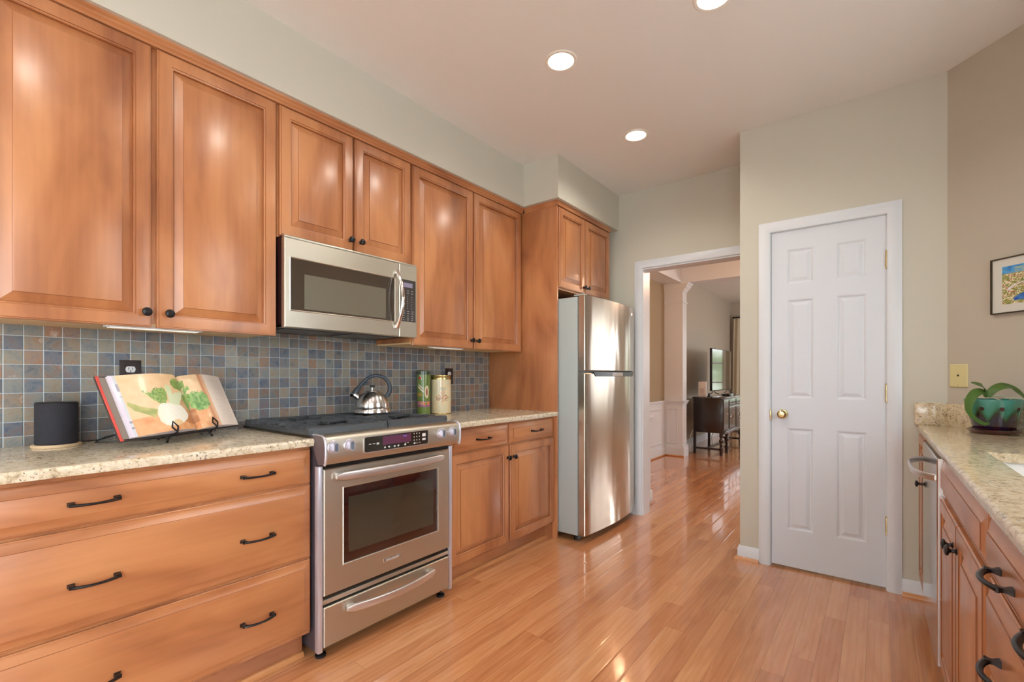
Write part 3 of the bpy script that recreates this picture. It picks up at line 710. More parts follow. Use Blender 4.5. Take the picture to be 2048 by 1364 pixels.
kp.fbox(FC, 1.461, 1.471, 0.846, 0.854, 0.0026, 0.0031).fbox(FC, 1.479, 1.482, 0.846, 0.853, 0.0026, 0.0031).fbox(FC, 1.490, 1.504, 0.850, 0.8515, 0.0026, 0.0031)
for a in (1.212, 1.232): kp.fbox(FC, a, a+0.013, 0.872, 0.875, 0.0026, 0.0031)
kp.fbox(FC, 1.252, 1.265, 0.868, 0.876, 0.0026, 0.0031)
kp.build('key_print', keym, dg)
kw = MB()
for z in (0.878, 0.863): kw.prism(FC, rrect(1.513, 1.534, z-(0.004 if z < 0.87 else 0.001), z+(0.014 if z > 0.87 else 0.006), 0.002), 0.0026, 0.0036)
kw.build('button', plain('white_button', rgb(225,222,220), 0.4), dg)
for ky in (1.046, 1.119, 1.640, 1.716):
    F = XY((-1.742, ky, 0.881))
    k = MB().lathe([(0.0275,0.0),(0.0275,0.003),(0.0245,0.005),(0.0240,0.010),(0.0225,0.012),(0.0,0.0125)], F.p(0,0,0), F.n, 28).build('control_knob', M['cap'], t)
    MB().prism(F, rrect(-0.0115, 0.0115, -0.021, 0.021, 0.0112, 6), 0.011, 0.024).build('grip', M['cap'], k)
    MB().prism(F, rrect(-0.007, 0.007, -0.0165, 0.0165, 0.0068, 6), 0.0235, 0.0246).build('grip_inlay', plain('slate_inlay', rgb(92,104,120), 0.5), k)
MB().box(RFX-0.03, RFX-0.012, ry0+0.022, ry1-0.022, 0.786, 0.812).build('vent_gap', M['black'], t)
# oven door
oy0, oy1, oz0, oz1 = 1.033, 1.743, 0.262, 0.785
def framed(F, y0, y1, z0, z1, wy0, wy1, wz0, wz1, th, back, r=0.006):
    """slab with a rectangular window cut in it"""
    mb = MB(); f = lambda a, b, c: F.p(a, b, c)
    O = [(y0,z0),(y1,z0),(y1,z1),(y0,z1)]; I = [(wy0,wz0),(wy1,wz0),(wy1,wz1),(wy0,wz1)]
    def inset(R, d): return [(R[0][0]+d, R[0][1]+d), (R[1][0]-d, R[1][1]+d), (R[2][0]-d, R[2][1]-d), (R[3][0]+d, R[3][1]-d)]
    seq = [(O, back), (O, th-0.004), (inset(O, 0.004), th), (inset(I, -0.006), th), (inset(I, -0.003), th+0.002), (I, th), (I, back)]
    mb.rings([[f(a, b, c) for a, b in R] for R, c in seq], 0, False, False); return mb
ovd = framed(FRg, oy0, oy1, oz0, oz1, 1.124, 1.663, 0.372, 0.694, 0.0, -0.028).build('oven_door', M['steel'], t, smooth=30)
MB().fbox(FRg, 1.120, 1.667, 0.368, 0.698, -0.012, -0.005).build('oven_glass', M['oven_glass'], ovd)
MB().fbox(FRg, 1.150, 1.637, 0.412, 0.650, -0.0052, -0.0042).build('inner_window', M['oven_in'], ovd)
def bar_handle(F, a0, a1, z, bow, w, th, lift=0.012, name='handle', parent=None, mat=None):
    n = 20; rs = []
    for i in range(n+1):
        s_ = -1+2*i/n; a = a0+(a1-a0)*i/n; c = lift+bow*(1-s_*s_); k = 1.0 if 0 < i < n else 0.55
        if i in (0, n): pass
        se = lambda v: math.copysign(abs(v)**0.5, v)
        rs.append([F.p(a, z+w/2*se(math.cos(q))*k, c+th/2*se(math.sin(q))*k) for q in [2*PI*j/20 for j in range(20)]])
    mb = MB().rings(rs)
    for a in (a0+0.022, a1-0.022): mb.fbox(F, a-0.016, a+0.016, z-w*0.35, z+w*0.35, -0.001, lift+bow*0.10, 0.002)
    return mb.build(name, mat or M['steel_hi'], parent)
bar_handle(FRg, 1.080, 1.688, 0.750, 0.028, 0.035, 0.018, 0.016, parent=ovd)
bdg = MB().fbox(FRg, 1.326, 1.424, 0.311, 0.3275, -0.001, 0.002, 0.001).build('badge', M['chrome'], ovd)
MB().fbox(FRg, 1.3285, 1.4215, 0.3135, 0.325, 0.0018, 0.0026).build('badge_field', plain('grey_badge_field', rgb(150,138,130), 0.4, 0.6), bdg)
text_mesh('badge_text', 'KITCHENAID', FRg, 1.375, 0.3192, 0.0028, 0.0125, plain('pale_badge_text', rgb(225,220,214), 0.4), bdg)
MB().box(RFX-0.03, RFX-0.014, ry0+0.022, ry1-0.022, 0.216, 0.262).build('gap_panel', plain('dark_gap_steel', rgb(60,58,56), 0.3, 0.8), t)
MB().box(RFX-0.02, RFX-0.006, ry0+0.024, ry1-0.024, 0.226, 0.245, 0.003).build('gap_trim', M['steel'], t)
dr = MB().panel(FRg, oy0, oy1, 0.050, 0.216, [(0,-0.028),(0,-0.004),(0.004,0.0)]).build('warming_drawer', M['steel'], t, smooth=30)
bar_handle(FRg, 1.132, 1.628, 0.178, 0.040, 0.034, 0.018, 0.014, parent=dr)
for fy_ in (ry0+0.035, ry1-0.045):
    MB().lathe([(0.022,0.0),(0.022,0.010),(0.014,0.014),(0.008,0.018),(0.008,0.05)], (RFX-0.045, fy_, 0), n=18).build('foot', M['black'], t)
for fy_ in (ry0+0.035, ry1-0.045):
    MB().lathe([(0.022,0.0),(0.022,0.010),(0.008,0.018),(0.008,0.05)], (-2.35, fy_, 0), n=18).build('foot', M['black'], t)
# grates and burners
ZG = 0.957
for (ga, gb) in ((ry0-0.012, 1.384), (1.390, ry1+0.008)):
    g = MB(); x0, x1 = -2.445, -1.838
    # side rails are sloped walls, front and back bars rounded
    rail = [(-0.010,0.0),(-0.004,0.030),(0.004,0.031),(0.014,0.028),(0.012,0.0)]
    outer = ga < 1.2
    g.prism(XZ, [(x1,0.926),(x1-0.004,0.952),(x1-0.012,ZG),(x1-0.026,ZG-0.002),(x1-0.022,0.926)], ga, gb)
    g.prism(XZ, [(x0,0.926),(x0+0.004,0.952),(x0+0.010,ZG),(x0+0.022,ZG-0.002),(x0+0.022,0.926)], ga, gb)
    FX = Fr((0,0,0),(0,1,0),(0,0,1),(1,0,0))
    lo = [(ga,0.926),(ga+0.003,0.942),(ga+0.010,0.946),(ga+0.016,0.944),(ga+0.016,0.926)]; hi = [(gb,0.926),(gb-0.002,0.944),(gb-0.012,0.946),(gb-0.016,0.944),(gb-0.016,0.926)]
    g.prism(FX, lo, x0, x1); g.prism(FX, hi, x0, x1)
    # fingers running in from both sides
    for i in range(10):
        x = x1-0.035-i*0.0585
        long = 0.115 if i % 2 == 0 else 0.085
        for (ya, sg) in ((ga, 1), (gb, -1)):
            pts = [(0,0.930),(0.004,0.951),(0.012,ZG),(long,ZG),(long+0.006,0.949),(long,0.944),(0.02,0.944),(0.018,0.930)]
            g.prism(Fr((x,ya,0),(0,sg,0),(0,0,1),(1,0,0)), pts, -0.0045, 0.0045)
    cx_ = (x0+x1)/2; cy_ = (ga+gb)/2
    for bx_ in (-1.99, -2.28):
        g.box(bx_-0.10, bx_-0.035, cy_-0.005, cy_+0.005, 0.944, ZG-0.001); g.box(bx_+0.035, bx_+0.10, cy_-0.005, cy_+0.005, 0.944, ZG-0.001)
        for (q, w_) in ((-0.10, 1), (0.10, 1)): g.box(bx_+q-0.005, bx_+q+0.005, cy_-0.075, cy_+0.075, 0.944, ZG-0.001)
    g.box(cx_-0.005, cx_+0.005, ga+0.01, gb-0.01, 0.940, ZG-0.001)
    gr = g.build('grate', M['grate'], t, smooth=30)
    for bx_ in (-1.99, -2.28):
        MB().lathe([(0.050,0.0),(0.050,0.006),(0.040,0.012),(0.030,0.013),(0.030,0.018),(0.026,0.021),(0.0,0.022)], (bx_, cy_, 0.920), n=28).build('burner', M['burner'], t)

# ================================================================== KETTLE
kc = Vector((-2.272, 1.606, 0.9575)); ke = Vector((-0.578, -0.816, 0))
t = thing('kettle', 'stainless steel whistling kettle on the back left burner of the range', 'kettle', tuple(kc))
MB().lathe([(0.0,0.0),(0.100,0.0),(0.104,0.003),(0.1045,0.010),(0.101,0.024),(0.0985,0.030),(0.0955,0.0315),(0.0965,0.036),(0.0955,0.050),(0.092,0.066),(0.085,0.083),(0.074,0.100),(0.059,0.114),(0.042,0.123),(0.036,0.125)], kc, n=56, cap1=False).build('body', M['kettle'], t, smooth=50)
lid = MB().lathe([(0.038,0.1245),(0.037,0.127),(0.025,0.130),(0.0,0.1315)], kc, n=40).build('lid', M['kettle'], t)
kk = MB().lathe([(0.006,0.130),(0.006,0.146),(0.010,0.148),(0.0155,0.152),(0.0155,0.157),(0.010,0.160),(0.0,0.1605)], kc, n=24, mis=[0,0,1,1,1,1,1]).build('lid_knob', [M['chrome'], M['black']], lid)
def kp_(a, z, b=0.0): return kc + ke*a + Vector((0,0,z))
sp = MB().tube([kp_(0.064,0.084), kp_(0.085,0.099), kp_(0.104,0.112)], [0.022,0.0185,0.0175], 24, up=(0,0,1)).build('spout', M['kettle'], t)
MB().tube([kp_(0.099,0.109), kp_(0.112,0.118)], [0.0192,0.0198], 24, up=(0,0,1)).build('spout_cap', M['black'], sp)
hp = [(0.092,0.115),(0.084,0.132),(0.066,0.156),(0.046,0.180),(0.0255,0.199),(0.004,0.210),(-0.018,0.215),(-0.040,0.213),(-0.062,0.205),(-0.080,0.190),(-0.093,0.169),(-0.099,0.146),(-0.097,0.124),(-0.088,0.107),(-0.078,0.097)]
MB().tube([kp_(a, z) for a, z in hp], [0.0165,0.0135,0.0095,0.0082,0.0085,0.0090,0.0092,0.0088,0.0094,0.0088,0.0096,0.0100,0.0105,0.0108,0.0100], 16, sx=1.15, sy=1.0, up=tuple(Vector((0,0,1)).cross(ke))).build('handle', M['handle_blue'], t)
MB().tube([kp_(0.058,0.163), kp_(0.040,0.167), kp_(0.022,0.176)], [0.003,0.0045,0.006], 10).build('trigger', M['handle_blue'], t)

# ================================================================== MICROWAVE
MX = -2.07; my0, my1, mz0, mz1 = 1.008, 1.762, 1.387, 1.7995
t = thing('microwave', 'stainless steel over-the-range microwave with black window and curved handle', 'microwave', (WX, my0, mz0))
MB().box(TW+0.001, MX-0.030, my0, my1, mz0+0.018, mz1, 0.002).build('body', plain('dark_microwave_case', rgb(52,30,34), 0.35, 0.4), t)
und = MB().box(TW+0.001, MX-0.05, my0+0.01, my1-0.01, mz0+0.004, mz0+0.018)
und.build('underside', plain('dark_underside', rgb(46,44,44), 0.3, 0.6), t)
for (a, b_) in ((1.05, 1.33), (1.40, 1.68)):
    v = MB().box(-2.36, -2.16, a, b_, mz0+0.001, mz0+0.005)
    v.build('filter', plain('grey_filter', rgb(120,118,116), 0.35, 0.8), t)
FM = XY((MX, 0, 0))
dy1 = 1.637
dm = framed(FM, my0, dy1, mz0, mz1-0.010, 1.036, 1.606, 1.468, 1.700, 0.0, -0.030).build('microwave_door', M['steel'], t, smooth=30)
MB().fbox(FM, 1.034, 1.608, 1.466, 1.702, -0.006, -0.0015).build('window', M['mw_glass'], dm)
MB().fbox(FM, 1.099, 1.549, 1.477, 1.636, -0.0016, -0.0008).build('window_mesh', M['mw_in'], dm)
MB().panel(FM, dy1+0.0015, my1, mz0, mz1-0.010, [(0,-0.030),(0,-0.003),(0.003,0.0)]).build('control_frame', M['steel'], t, smooth=30)
MB().box(MX-0.03, MX-0.004, my0, my1, mz1-0.009, mz1, 0.002).build('top_vent', M['steel'], t)
cpn = MB().prism(FM, rrect(1.646, 1.751, 1.473, 1.706, 0.004), -0.001, 0.0012).build('keypad', plain('charcoal_keypad', rgb(58,52,50), 0.25, coat=0.3), t)
MB().fbox(FM, 1.664, 1.728, 1.664, 1.689, 0.001, 0.0018).build('display', plain('lavender_display', rgb(128,122,140), 0.25, emis=rgb(120,112,140), estr=0.3), cpn)
kk2 = MB()
for j, z in enumerate((1.645, 1.632, 1.612, 1.599, 1.586, 1.573, 1.560, 1.547, 1.531, 1.519, 1.506, 1.494, 1.483)):
    for i, a in enumerate((1.660, 1.690, 1.720)):
        w_ = 0.012 if j in (0, 1, 10, 11, 12) else 0.005
        if j in (8, 9): w_ = 0.016
        kk2.fbox(FM, a, a+w_, z-0.0012, z+0.0012, 0.001, 0.0017)
kk2.build('key_print', plain('pale_key_marks', rgb(180,178,176), 0.5), cpn)
hpts = [FM.p(1.617+0.004*(1-s_*s_), 1.588+s_*0.155, 0.006+0.046*(1-s_*s_)) for s_ in [i/12 for i in range(-12, 13)]]
hm = MB().tube(hpts, 0.011, 14, sx=0.75, sy=1.0, up=(0,1,0)); hm.fbox(FM, 1.606, 1.628, 1.430, 1.450, 0, 0.012, 0.002).fbox(FM, 1.606, 1.628, 1.726, 1.746, 0, 0.012, 0.002)
hm.build('handle', M['chrome'], dm)

# ================================================================== REFRIGERATOR
fy0, fy1 = 2.868, 3.700
t = thing('refrigerator', 'stainless steel top-freezer refrigerator with grey side, beside the doorway', 'refrigerator', (-2.05, (fy0+fy1)/2, 0))
MB().box(-2.42, -1.664, fy0, fy1, 0.045, 1.728, 0.006).build('body', M['fridge_side'], t)
def fdoor(z0, z1, name):
    rs = []; outline = []
    n = 24
    pts = [(fy0, -1.655), (fy0, -1.612), (fy0+0.004, -1.606)]
    for i in range(n+1):
        s_ = -1+2*i/n; pts.append(((fy0+fy1)/2+s_*((fy1-fy0)/2-0.010), -1.605+0.026*(1-s_*s_)))
    pts += [(fy1-0.004, -1.606), (fy1, -1.612), (fy1, -1.655)]
    def ring(z, ins): return [(x-ins if x > -1.65 else x, min(max(y, fy0+ins), fy1-ins), z) for y, x in pts]
    return MB().rings([ring(z0, 0.003), ring(z0+0.004, 0), ring(z1-0.004, 0), ring(z1, 0.003)])
fz = fdoor(1.208, 1.737, 'f').build('freezer_door', M['steel_fridge'], t, smooth=30)
lw = fdoor(0.050, 1.190, 'l').build('fridge_door', M['steel_fridge'], t, smooth=30)
MB().box(-1.664, -1.655, fy0+0.01, fy1-0.01, 0.05, 1.735).box(-1.66, -1.612, fy0+0.01, fy1-0.01, 1.188, 1.210).build('gasket', plain('grey_gasket', rgb(110,116,118), 0.6), t)
# pocket handle along the top of the lower door
def pocket(y, c): s_ = (y-(fy0+fy1)/2)/((fy1-fy0)/2); return -1.605+0.026*(1-s_*s_)+c
def strip(y0, y1, z0, z1, dy, c0, c1, n=10):
    mb = MB(); A = []; B = []
    for i in range(n+1):
        yt = y0+(y1-y0)*i/n; yb_ = y0+dy+(y1-y0-2*dy)*i/n
        A.append([(pocket(yb_, c0), yb_, z0), (pocket(yb_, c1), yb_, z0), (pocket(yt, c1), yt, z1), (pocket(yt, c0), yt, z1)])
    return mb.rings(A)
strip(2.968, 3.672, 1.166, 1.199, 0.030, -0.003, 0.0035).build('handle_pocket', plain('black_pocket', rgb(8,8,9), 0.25), t)
strip(3.24, 3.42, 1.169, 1.196, 0.0, -0.002, 0.0045).build('handle_bridge', M['chrome'], t)
MB().lathe([(0.013,0),(0.013,0.0015),(0.011,0.002),(0,0.002)], (pocket(3.63, -0.0005), 3.63, 1.675), (1,0,0), 24).build('emblem', M['steel_hi'], fz)
for yy in (fy0+0.01, fy1-0.06): MB().box(-1.70, -1.62, yy, yy+0.05, 1.735, 1.747, 0.003).build('hinge_cover', M['fridge_side'], t)
for y_ in (fy0+0.05, fy1-0.05): MB().cyl((-1.70, y_, 0), (-1.70, y_, 0.05), 0.02, n=16).build('foot', M['black'], t)
MB().box(-1.69, -1.675, fy0+0.02, fy1-0.02, 0.012, 0.048).build('kick_grille', M['black'], t)

# ================================================================== THINGS ON THE LEFT WORKTOP
CT = 0.914
t = thing('coaster', 'round pale wooden coaster under the black smart speaker', 'coaster', (-2.352, 0.316, CT))
MB().lathe([(0.066,0.0),(0.068,0.002),(0.068,0.009),(0.066,0.011),(0,0.011)], (-2.352, 0.316, CT), n=40).build('disc', plain('pale_wood', rgb(214,186,150), 0.5, noise=0.06, nscale=30), t)
t = thing('speaker', 'black fabric cylinder smart speaker on round wooden coaster', 'speaker', (-2.352, 0.316, CT+0.011))
MB().lathe([(0.056,0.0),(0.0585,0.003),(0.0585,0.146),(0.057,0.148)], (-2.352, 0.316, CT+0.011), n=48, cap1=False).build('fabric_shell', plain('black_speaker_fabric', rgb(40,40,48), 0.85, noise=0.3, nscale=500, bump=0.6), t)
MB().lathe([(0.058,0.146),(0.0585,0.149),(0.055,0.151),(0.0,0.1505)], (-2.352, 0.316, CT+0.011), n=48).build('top_ring', M['black'], t)

def cord(pts, r=0.0022, n=8):
    P = [Vector(p) for p in pts]; out = []
    for i in range(len(P)-1):
        p0 = P[max(i-1,0)]; p1 = P[i]; p2 = P[i+1]; p3 = P[min(i+2, len(P)-1)]
        for k in range(8):
            t_ = k/8; out.append(0.5*((2*p1)+(p2-p0)*t_+(2*p0-5*p1+4*p2-p3)*t_**2+(3*p1-p0-3*p2+p3)*t_**3))
    out.append(P[-1]); return MB().tube(out, r, n)
c_ = cord([(-2.40,0.362,CT+0.008),(-2.42,0.40,CT+0.004),(-2.40,0.46,CT+0.010),(-2.40,0.53,CT+0.040),(-2.43,0.58,CT+0.090),(-2.4525,0.575,1.130)])
tag(c_.build('power_cord', M['black'], base=(-2.40,0.36,CT)), 'thin black cord running from the speaker behind the cookbook', 'cord')
c_ = cord([(-2.452,0.525,1.135),(-2.42,0.53,1.05),(-2.36,0.50,CT+0.04),(-2.37,0.455,CT+0.018),(-2.365,0.425,CT+0.003),(-2.345,0.435,CT+0.003),(-2.32,0.50,CT+0.003),(-2.31,0.58,CT+0.003),(-2.33,0.66,CT+0.003)], 0.0026)
tag(c_.build('power_cord', M['black'], base=(-2.35,0.43,CT)), 'black cord looped flat on the worktop under the left page of the cookbook', 'cord')

# ---- cookbook on its iron stand
bo = Vector((-2.045, 0.455, 0.950)); ba = 0.459; bt = 0.463; BW, BH = 0.483, 0.239
bu = Vector((-math.sin(ba), math.cos(ba), 0)); bn_h = Vector((-math.cos(ba), -math.sin(ba), 0))
bv = (bn_h*math.sin(bt) + Vector((0,0,1))*math.cos(bt)).normalized(); bn = bu.cross(bv).normalized()
if bn.x < 0: bn = -bn
FBk = Fr(bo, bu, bv, bn)
t = thing('cookbook', 'open cookbook showing a white fennel bulb, propped on a black iron stand', 'book', tuple(bo))
SP = 0.268   # spine position across
def page_h(u):
    """height of the page surface above the cover (m) for u in metres"""
    if u < SP: s_ = u/SP; return 0.014+0.020*math.sin(PI*min(1, s_**1.3))*1.0 + 0.004*s_ - (0.012*(max(0, s_-0.9)/0.1)**2)
    s_ = (u-SP)/(BW-SP); return 0.006+0.024*math.sin(PI*min(1, (1-s_)**1.15)) * 0.9 + 0.004*(1-s_) - (0.010*(max(0, 0.1-s_)/0.1)**2)
def inpoly(x, y, P):
    c = False; n = len(P); j = n-1
    for i in range(n):
        if (P[i][1] > y) != (P[j][1] > y) and x < (P[j][0]-P[i][0])*(y-P[i][1])/(P[j][1]-P[i][1])+P[i][0]: c = not c
        j = i
    return c
def mixc(a, b, t_): return tuple(a[i]*(1-t_)+b[i]*t_ for i in range(3))+(1,)
def vn(x, y, s_=0):
    def h(i, j): n = math.sin(i*127.1+j*311.7+s_*74.7)*43758.5453; return n-math.floor(n)
    i, j = math.floor(x), math.floor(y); fx, fy = x-i, y-j; fx = fx*fx*(3-2*fx); fy = fy*fy*(3-2*fy)
    return (h(i,j)*(1-fx)+h(i+1,j)*fx)*(1-fy)+(h(i,j+1)*(1-fx)+h(i+1,j+1)*fx)*fy
# printed picture in page coordinates u (0..BW across both pages) v (0..BH)
U = lambda x, y: (x, y)
def onpage(P):
    # outline measured on the printed page, turned into page coordinates (metres)
    out = []
    for x, y in P:
        a, b = x-271.0, 868.0-y; out.append(((502*a+217*b)/235542.0, (445*b-56*a)/235542.0))
    return out
bulb = onpage([(303,812),(305,806),(312,802),(324,801),(337,801),(348,806),(357,814),(363,823),(363,831),(359,836),(354,842),(345,848),(333,850),(321,848),(311,840),(305,828)])
stalks = [onpage(q) for q in ([(322,803),(318,786),(309,764),(311,762),(319,763),(324,774),(330,790),(333,803)], [(326,803),(328,785),(337,776),(352,768),(358,771),(350,781),(345,794),(343,806)], [(330,803),(327,782),(333,776),(341,782),(341,803)])]
side = [onpage([(303,833),(285,824),(268,817),(256,806),(255,799),(259,801),(274,808),(290,813),(303,815)])]
fronds = [onpage(q) for q in ([(271,777),(284,781),(293,772),(306,769),(313,776),(317,796),(315,803),(306,804),(296,798),(286,790),(278,784)], [(322,760),(320,750),(326,744),(340,742),(352,744),(356,756),(352,768),(340,770),(330,768)], [(346,786),(356,772),(364,774),(372,800),(374,810),(362,806),(352,796)])]
leaf_r = [onpage([(358,754),(364,764),(362,774),(372,770),(388,768),(398,776),(402,786),(407,798),(402,808),(394,812),(384,812),(376,804),(368,788),(360,776),(355,760)])]
def pagecol(u, v):
    nz = vn(u*60, v*60); fine = vn(u*240, v*240, 3)
    if u > 0.372:
        base = rgb(238,224,212)
        if 0.395 < u < 0.468 and 0.03 < v < 0.222 and (v*1000) % 7.0 < 2.2 and vn(u*300, int(v*1000/7)) > 0.35: return mixc(base, rgb(180,165,155), 0.30)
        return base
    if u < 0.012: return rgb(225,215,235)
    if u < 0.022: return rgb(205,208,215) if vn(5, v*90) > 0.3 else rgb(150,150,170)
    bg = mixc(rgb(232,196,150), rgb(240,208,168), nz)
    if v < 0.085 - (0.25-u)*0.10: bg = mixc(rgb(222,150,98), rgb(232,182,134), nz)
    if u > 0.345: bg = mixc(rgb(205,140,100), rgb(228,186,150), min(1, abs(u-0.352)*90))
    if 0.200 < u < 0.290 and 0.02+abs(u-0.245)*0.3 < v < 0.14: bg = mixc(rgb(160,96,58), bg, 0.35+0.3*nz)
    for P in fronds:
        if inpoly(u+0.006*(nz-0.5), v+0.010*(fine-0.5), P): return mixc(rgb(96,138,62), rgb(168,192,112), fine)
    for P in leaf_r:
        if inpoly(u+0.012*(nz-0.5), v+0.012*(fine-0.5), P): return mixc(rgb(84,138,70), rgb(160,196,120), vn(u*120, v*120, 5))
    for P in side:
        if inpoly(u, v, P): return mixc(rgb(150,160,92), rgb(196,190,120), nz)
    for P in stalks:
        if inpoly(u, v, P): return mixc(rgb(222,232,196), rgb(190,212,150), min(1, max(0, (v-0.15)*14)))
    if inpoly(u, v, bulb):
        if (u-0.176)**2+((v-0.028)*1.2)**2 < 0.020**2: return rgb(232,204,158)
        st = 0.5+0.5*math.sin((u*0.7+v*0.5)*420)
        return mixc(rgb(246,244,232), rgb(228,214,172), min(1, max(0, (0.15-u)*12))*0.7+0.12*st)
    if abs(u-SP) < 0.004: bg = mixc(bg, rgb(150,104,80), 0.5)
    return bg
def page_pos(side_):
    def f(a, b):
        u = a*(SP) if side_ == 0 else SP+a*(BW-SP)
        return FBk.p(u+(0.012*(1-b) if False else 0), b*BH + 0.006*math.sin(PI*u/BW)*0, page_h(u))
    return f
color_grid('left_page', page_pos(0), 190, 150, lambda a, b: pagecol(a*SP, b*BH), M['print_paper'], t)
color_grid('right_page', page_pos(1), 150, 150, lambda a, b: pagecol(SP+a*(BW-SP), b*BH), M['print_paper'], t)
# page blocks and cover boards
def block(u0, u1):
    n = 24; rs = []
    for i in range(n+1):
        u = u0+(u1-u0)*i/n; h = page_h(u)-0.0008
        rs.append([FBk.p(u, 0.0008, 0.002), FBk.p(u, BH-0.0008, 0.002), FBk.p(u, BH-0.0008, h), FBk.p(u, 0.0008, h)])
    return MB().rings(rs)
bk = block(0.0006, SP-0.0015); b2_ = block(SP+0.0015, BW-0.0006); bk.add(b2_.v, b2_.f)
bk.build('page_block', plain('page_edges', rgb(216,206,214), 0.7, noise=0.12, nscale=200), t)
MB().fbox(FBk, -0.022, 0.0, 0.002, BH-0.002, -0.001, 0.004).build('flyleaf', plain('grey_flyleaf', rgb(140,128,118), 0.6), t)
MB().fbox(FBk, -0.029, -0.018, -0.004, BH+0.004, -0.0035, 0.003, 0.001).build('jacket_flap', plain('red_dust_jacket', rgb(215,80,72), 0.4), t)
MB().fbox(FBk, -0.031, BW+0.006, -0.005, BH+0.005, -0.0060, -0.0012).build('cover_board', plain('dark_cover_board', rgb(58,52,50), 0.5), t)
# stand: iron easel
def bp(u, v, c): return FBk.p(u, v, c)
t = thing('book_stand', 'black wrought iron easel with diamond page stops holding the open cookbook', 'book stand', (-2.19, 0.68, CT))
fe = MB()
rail0, rail1 = bp(0.148, -0.009, 0.004), bp(0.340, -0.009, 0.004)
fe.tube([bp(0.142,-0.010,-0.012), rail0, rail1, bp(0.346,-0.010,-0.012)], 0.0032, 8)
fe.tube([bp(0.19,-0.009,-0.012), bp(0.19,0.15,-0.012), bp(0.25,0.22,-0.012), bp(0.31,0.22,-0.012), bp(0.37,0.15,-0.012), bp(0.37,-0.009,-0.012)], 0.0032, 8)
fe.build('frame', M['iron'], t)
for u_ in (0.152, 0.334):
    q = 0.040; c0 = bp(u_, -0.009, 0.004); c1 = bp(u_, -0.009, q)
    s_ = MB().tube([c0, c1], 0.0032, 8)
    dm_ = [bp(u_, -0.008, q), bp(u_-0.0125, 0.013, q-0.002), bp(u_, 0.036, q-0.004), bp(u_+0.0125, 0.013, q-0.002), bp(u_, -0.008, q)]
    s_.tube(dm_, 0.0030, 8); s_.build('page_stop', M['iron'], t)
for (top, foot) in ((bp(0.150,-0.009,0.0), (-2.143,0.594,CT+0.005)), (bp(0.322,-0.009,0.0), (-2.226,0.775,CT+0.005)), (bp(0.160,0.02,-0.014), (-2.27,0.600,CT+0.005)), (bp(0.32,0.02,-0.014), (-2.36,0.78,CT+0.005))):
    MB().tube([top, foot], 0.0034, 8).sphere((foot[0], foot[1], foot[2]), 0.0052, n=10).build('leg', M['iron'], t)

# ---- tins
def tin(name, c, r, h, colf, label, lidmat, lidh):
    c = Vector(c); t = thing(name, label, 'tin', tuple(c), 'printed tins by the range')
    va = math.atan2(-c.y, -c.x)   # towards the camera
    color_grid('printed_side', lambda a, b: c+Vector((r*math.cos(va+PI*(2*a-1)), r*math.sin(va+PI*(2*a-1)), 0.006+b*(h-0.006-lidh))), 200, 120, colf, M['print_tin'], t)
    MB().lathe([(0,0),(r,0),(r+0.0012,0.003),(r-0.0005,0.010),(r-0.003,0.012),(r-0.003,h-lidh)], c, n=48, cap0=True, cap1=False).build('base_ring', lidmat, t)
    MB().lathe([(r-0.001,h-lidh),(r+0.0015,h-lidh+0.001),(r+0.0015,h-lidh*0.45),(r-0.001,h-lidh*0.3),(r+0.0015,h-lidh*0.15),(r+0.001,h),(r-0.004,h+0.001),(r-0.006,h-0.002),(0,h-0.002)], c, n=48).build('lid', lidmat, t)
goldm = plain('gold_tin', rgb(196,176,120), 0.25, 0.9)
def greencol(a, b):
    x = (a-0.5)*2*PI*0.045; s_ = 0.5+0.5*math.sin(a*200); c = mixc(rgb(62,104,44), rgb(150,160,72), s_*0.7); nz = vn(a*90, b*70)
    if b > 0.93: return rgb(40,60,40)
    if 0.16 < b < 0.30 and (x > -0.05) and vn(a*60, b*40, 2) > 0.32:
        return [rgb(220,90,60), rgb(230,140,60), rgb(120,90,190), rgb(230,190,90)][int(vn(a*50, b*30, 9)*3.99)] if b > 0.205 else mixc(rgb(80,80,190), rgb(200,90,70), nz)
    if ((x-0.022)/0.016)**2+((b-0.52)/0.15)**2 < 1:
        return rgb(150,70,60) if ((x-0.022)/0.006)**2+((b-0.52-0.02*math.sin(x*900))/0.09)**2 < 1 else rgb(222,206,168)
    if abs(b-(0.62-(x+0.03)*3.2)) < 0.022 and -0.04 < x < 0.0: return rgb(230,216,190)
    if abs(b-(0.68-(x+0.03)*3.0)) < 0.014 and -0.034 < x < 0.0: return rgb(230,216,190)
    if (x+0.026)**2/0.010**2+(b-0.85)**2/0.035**2 < 1: return rgb(186,40,60)
    if abs(x+0.022+(b-0.9)*0.12) < 0.0022 and b > 0.8: return rgb(220,214,180)
    if b < 0.5 and b > 0.42 and x < -0.01: return rgb(170,140,60)
    return c
tin('tea_tin', (-2.392, 2.093, CT), 0.0455, 0.292, greencol, 'tall slim green tin with printed flowers, left of the cream tin', plain('green_tin_rim', rgb(120,120,84), 0.3, 0.7), 0.007)
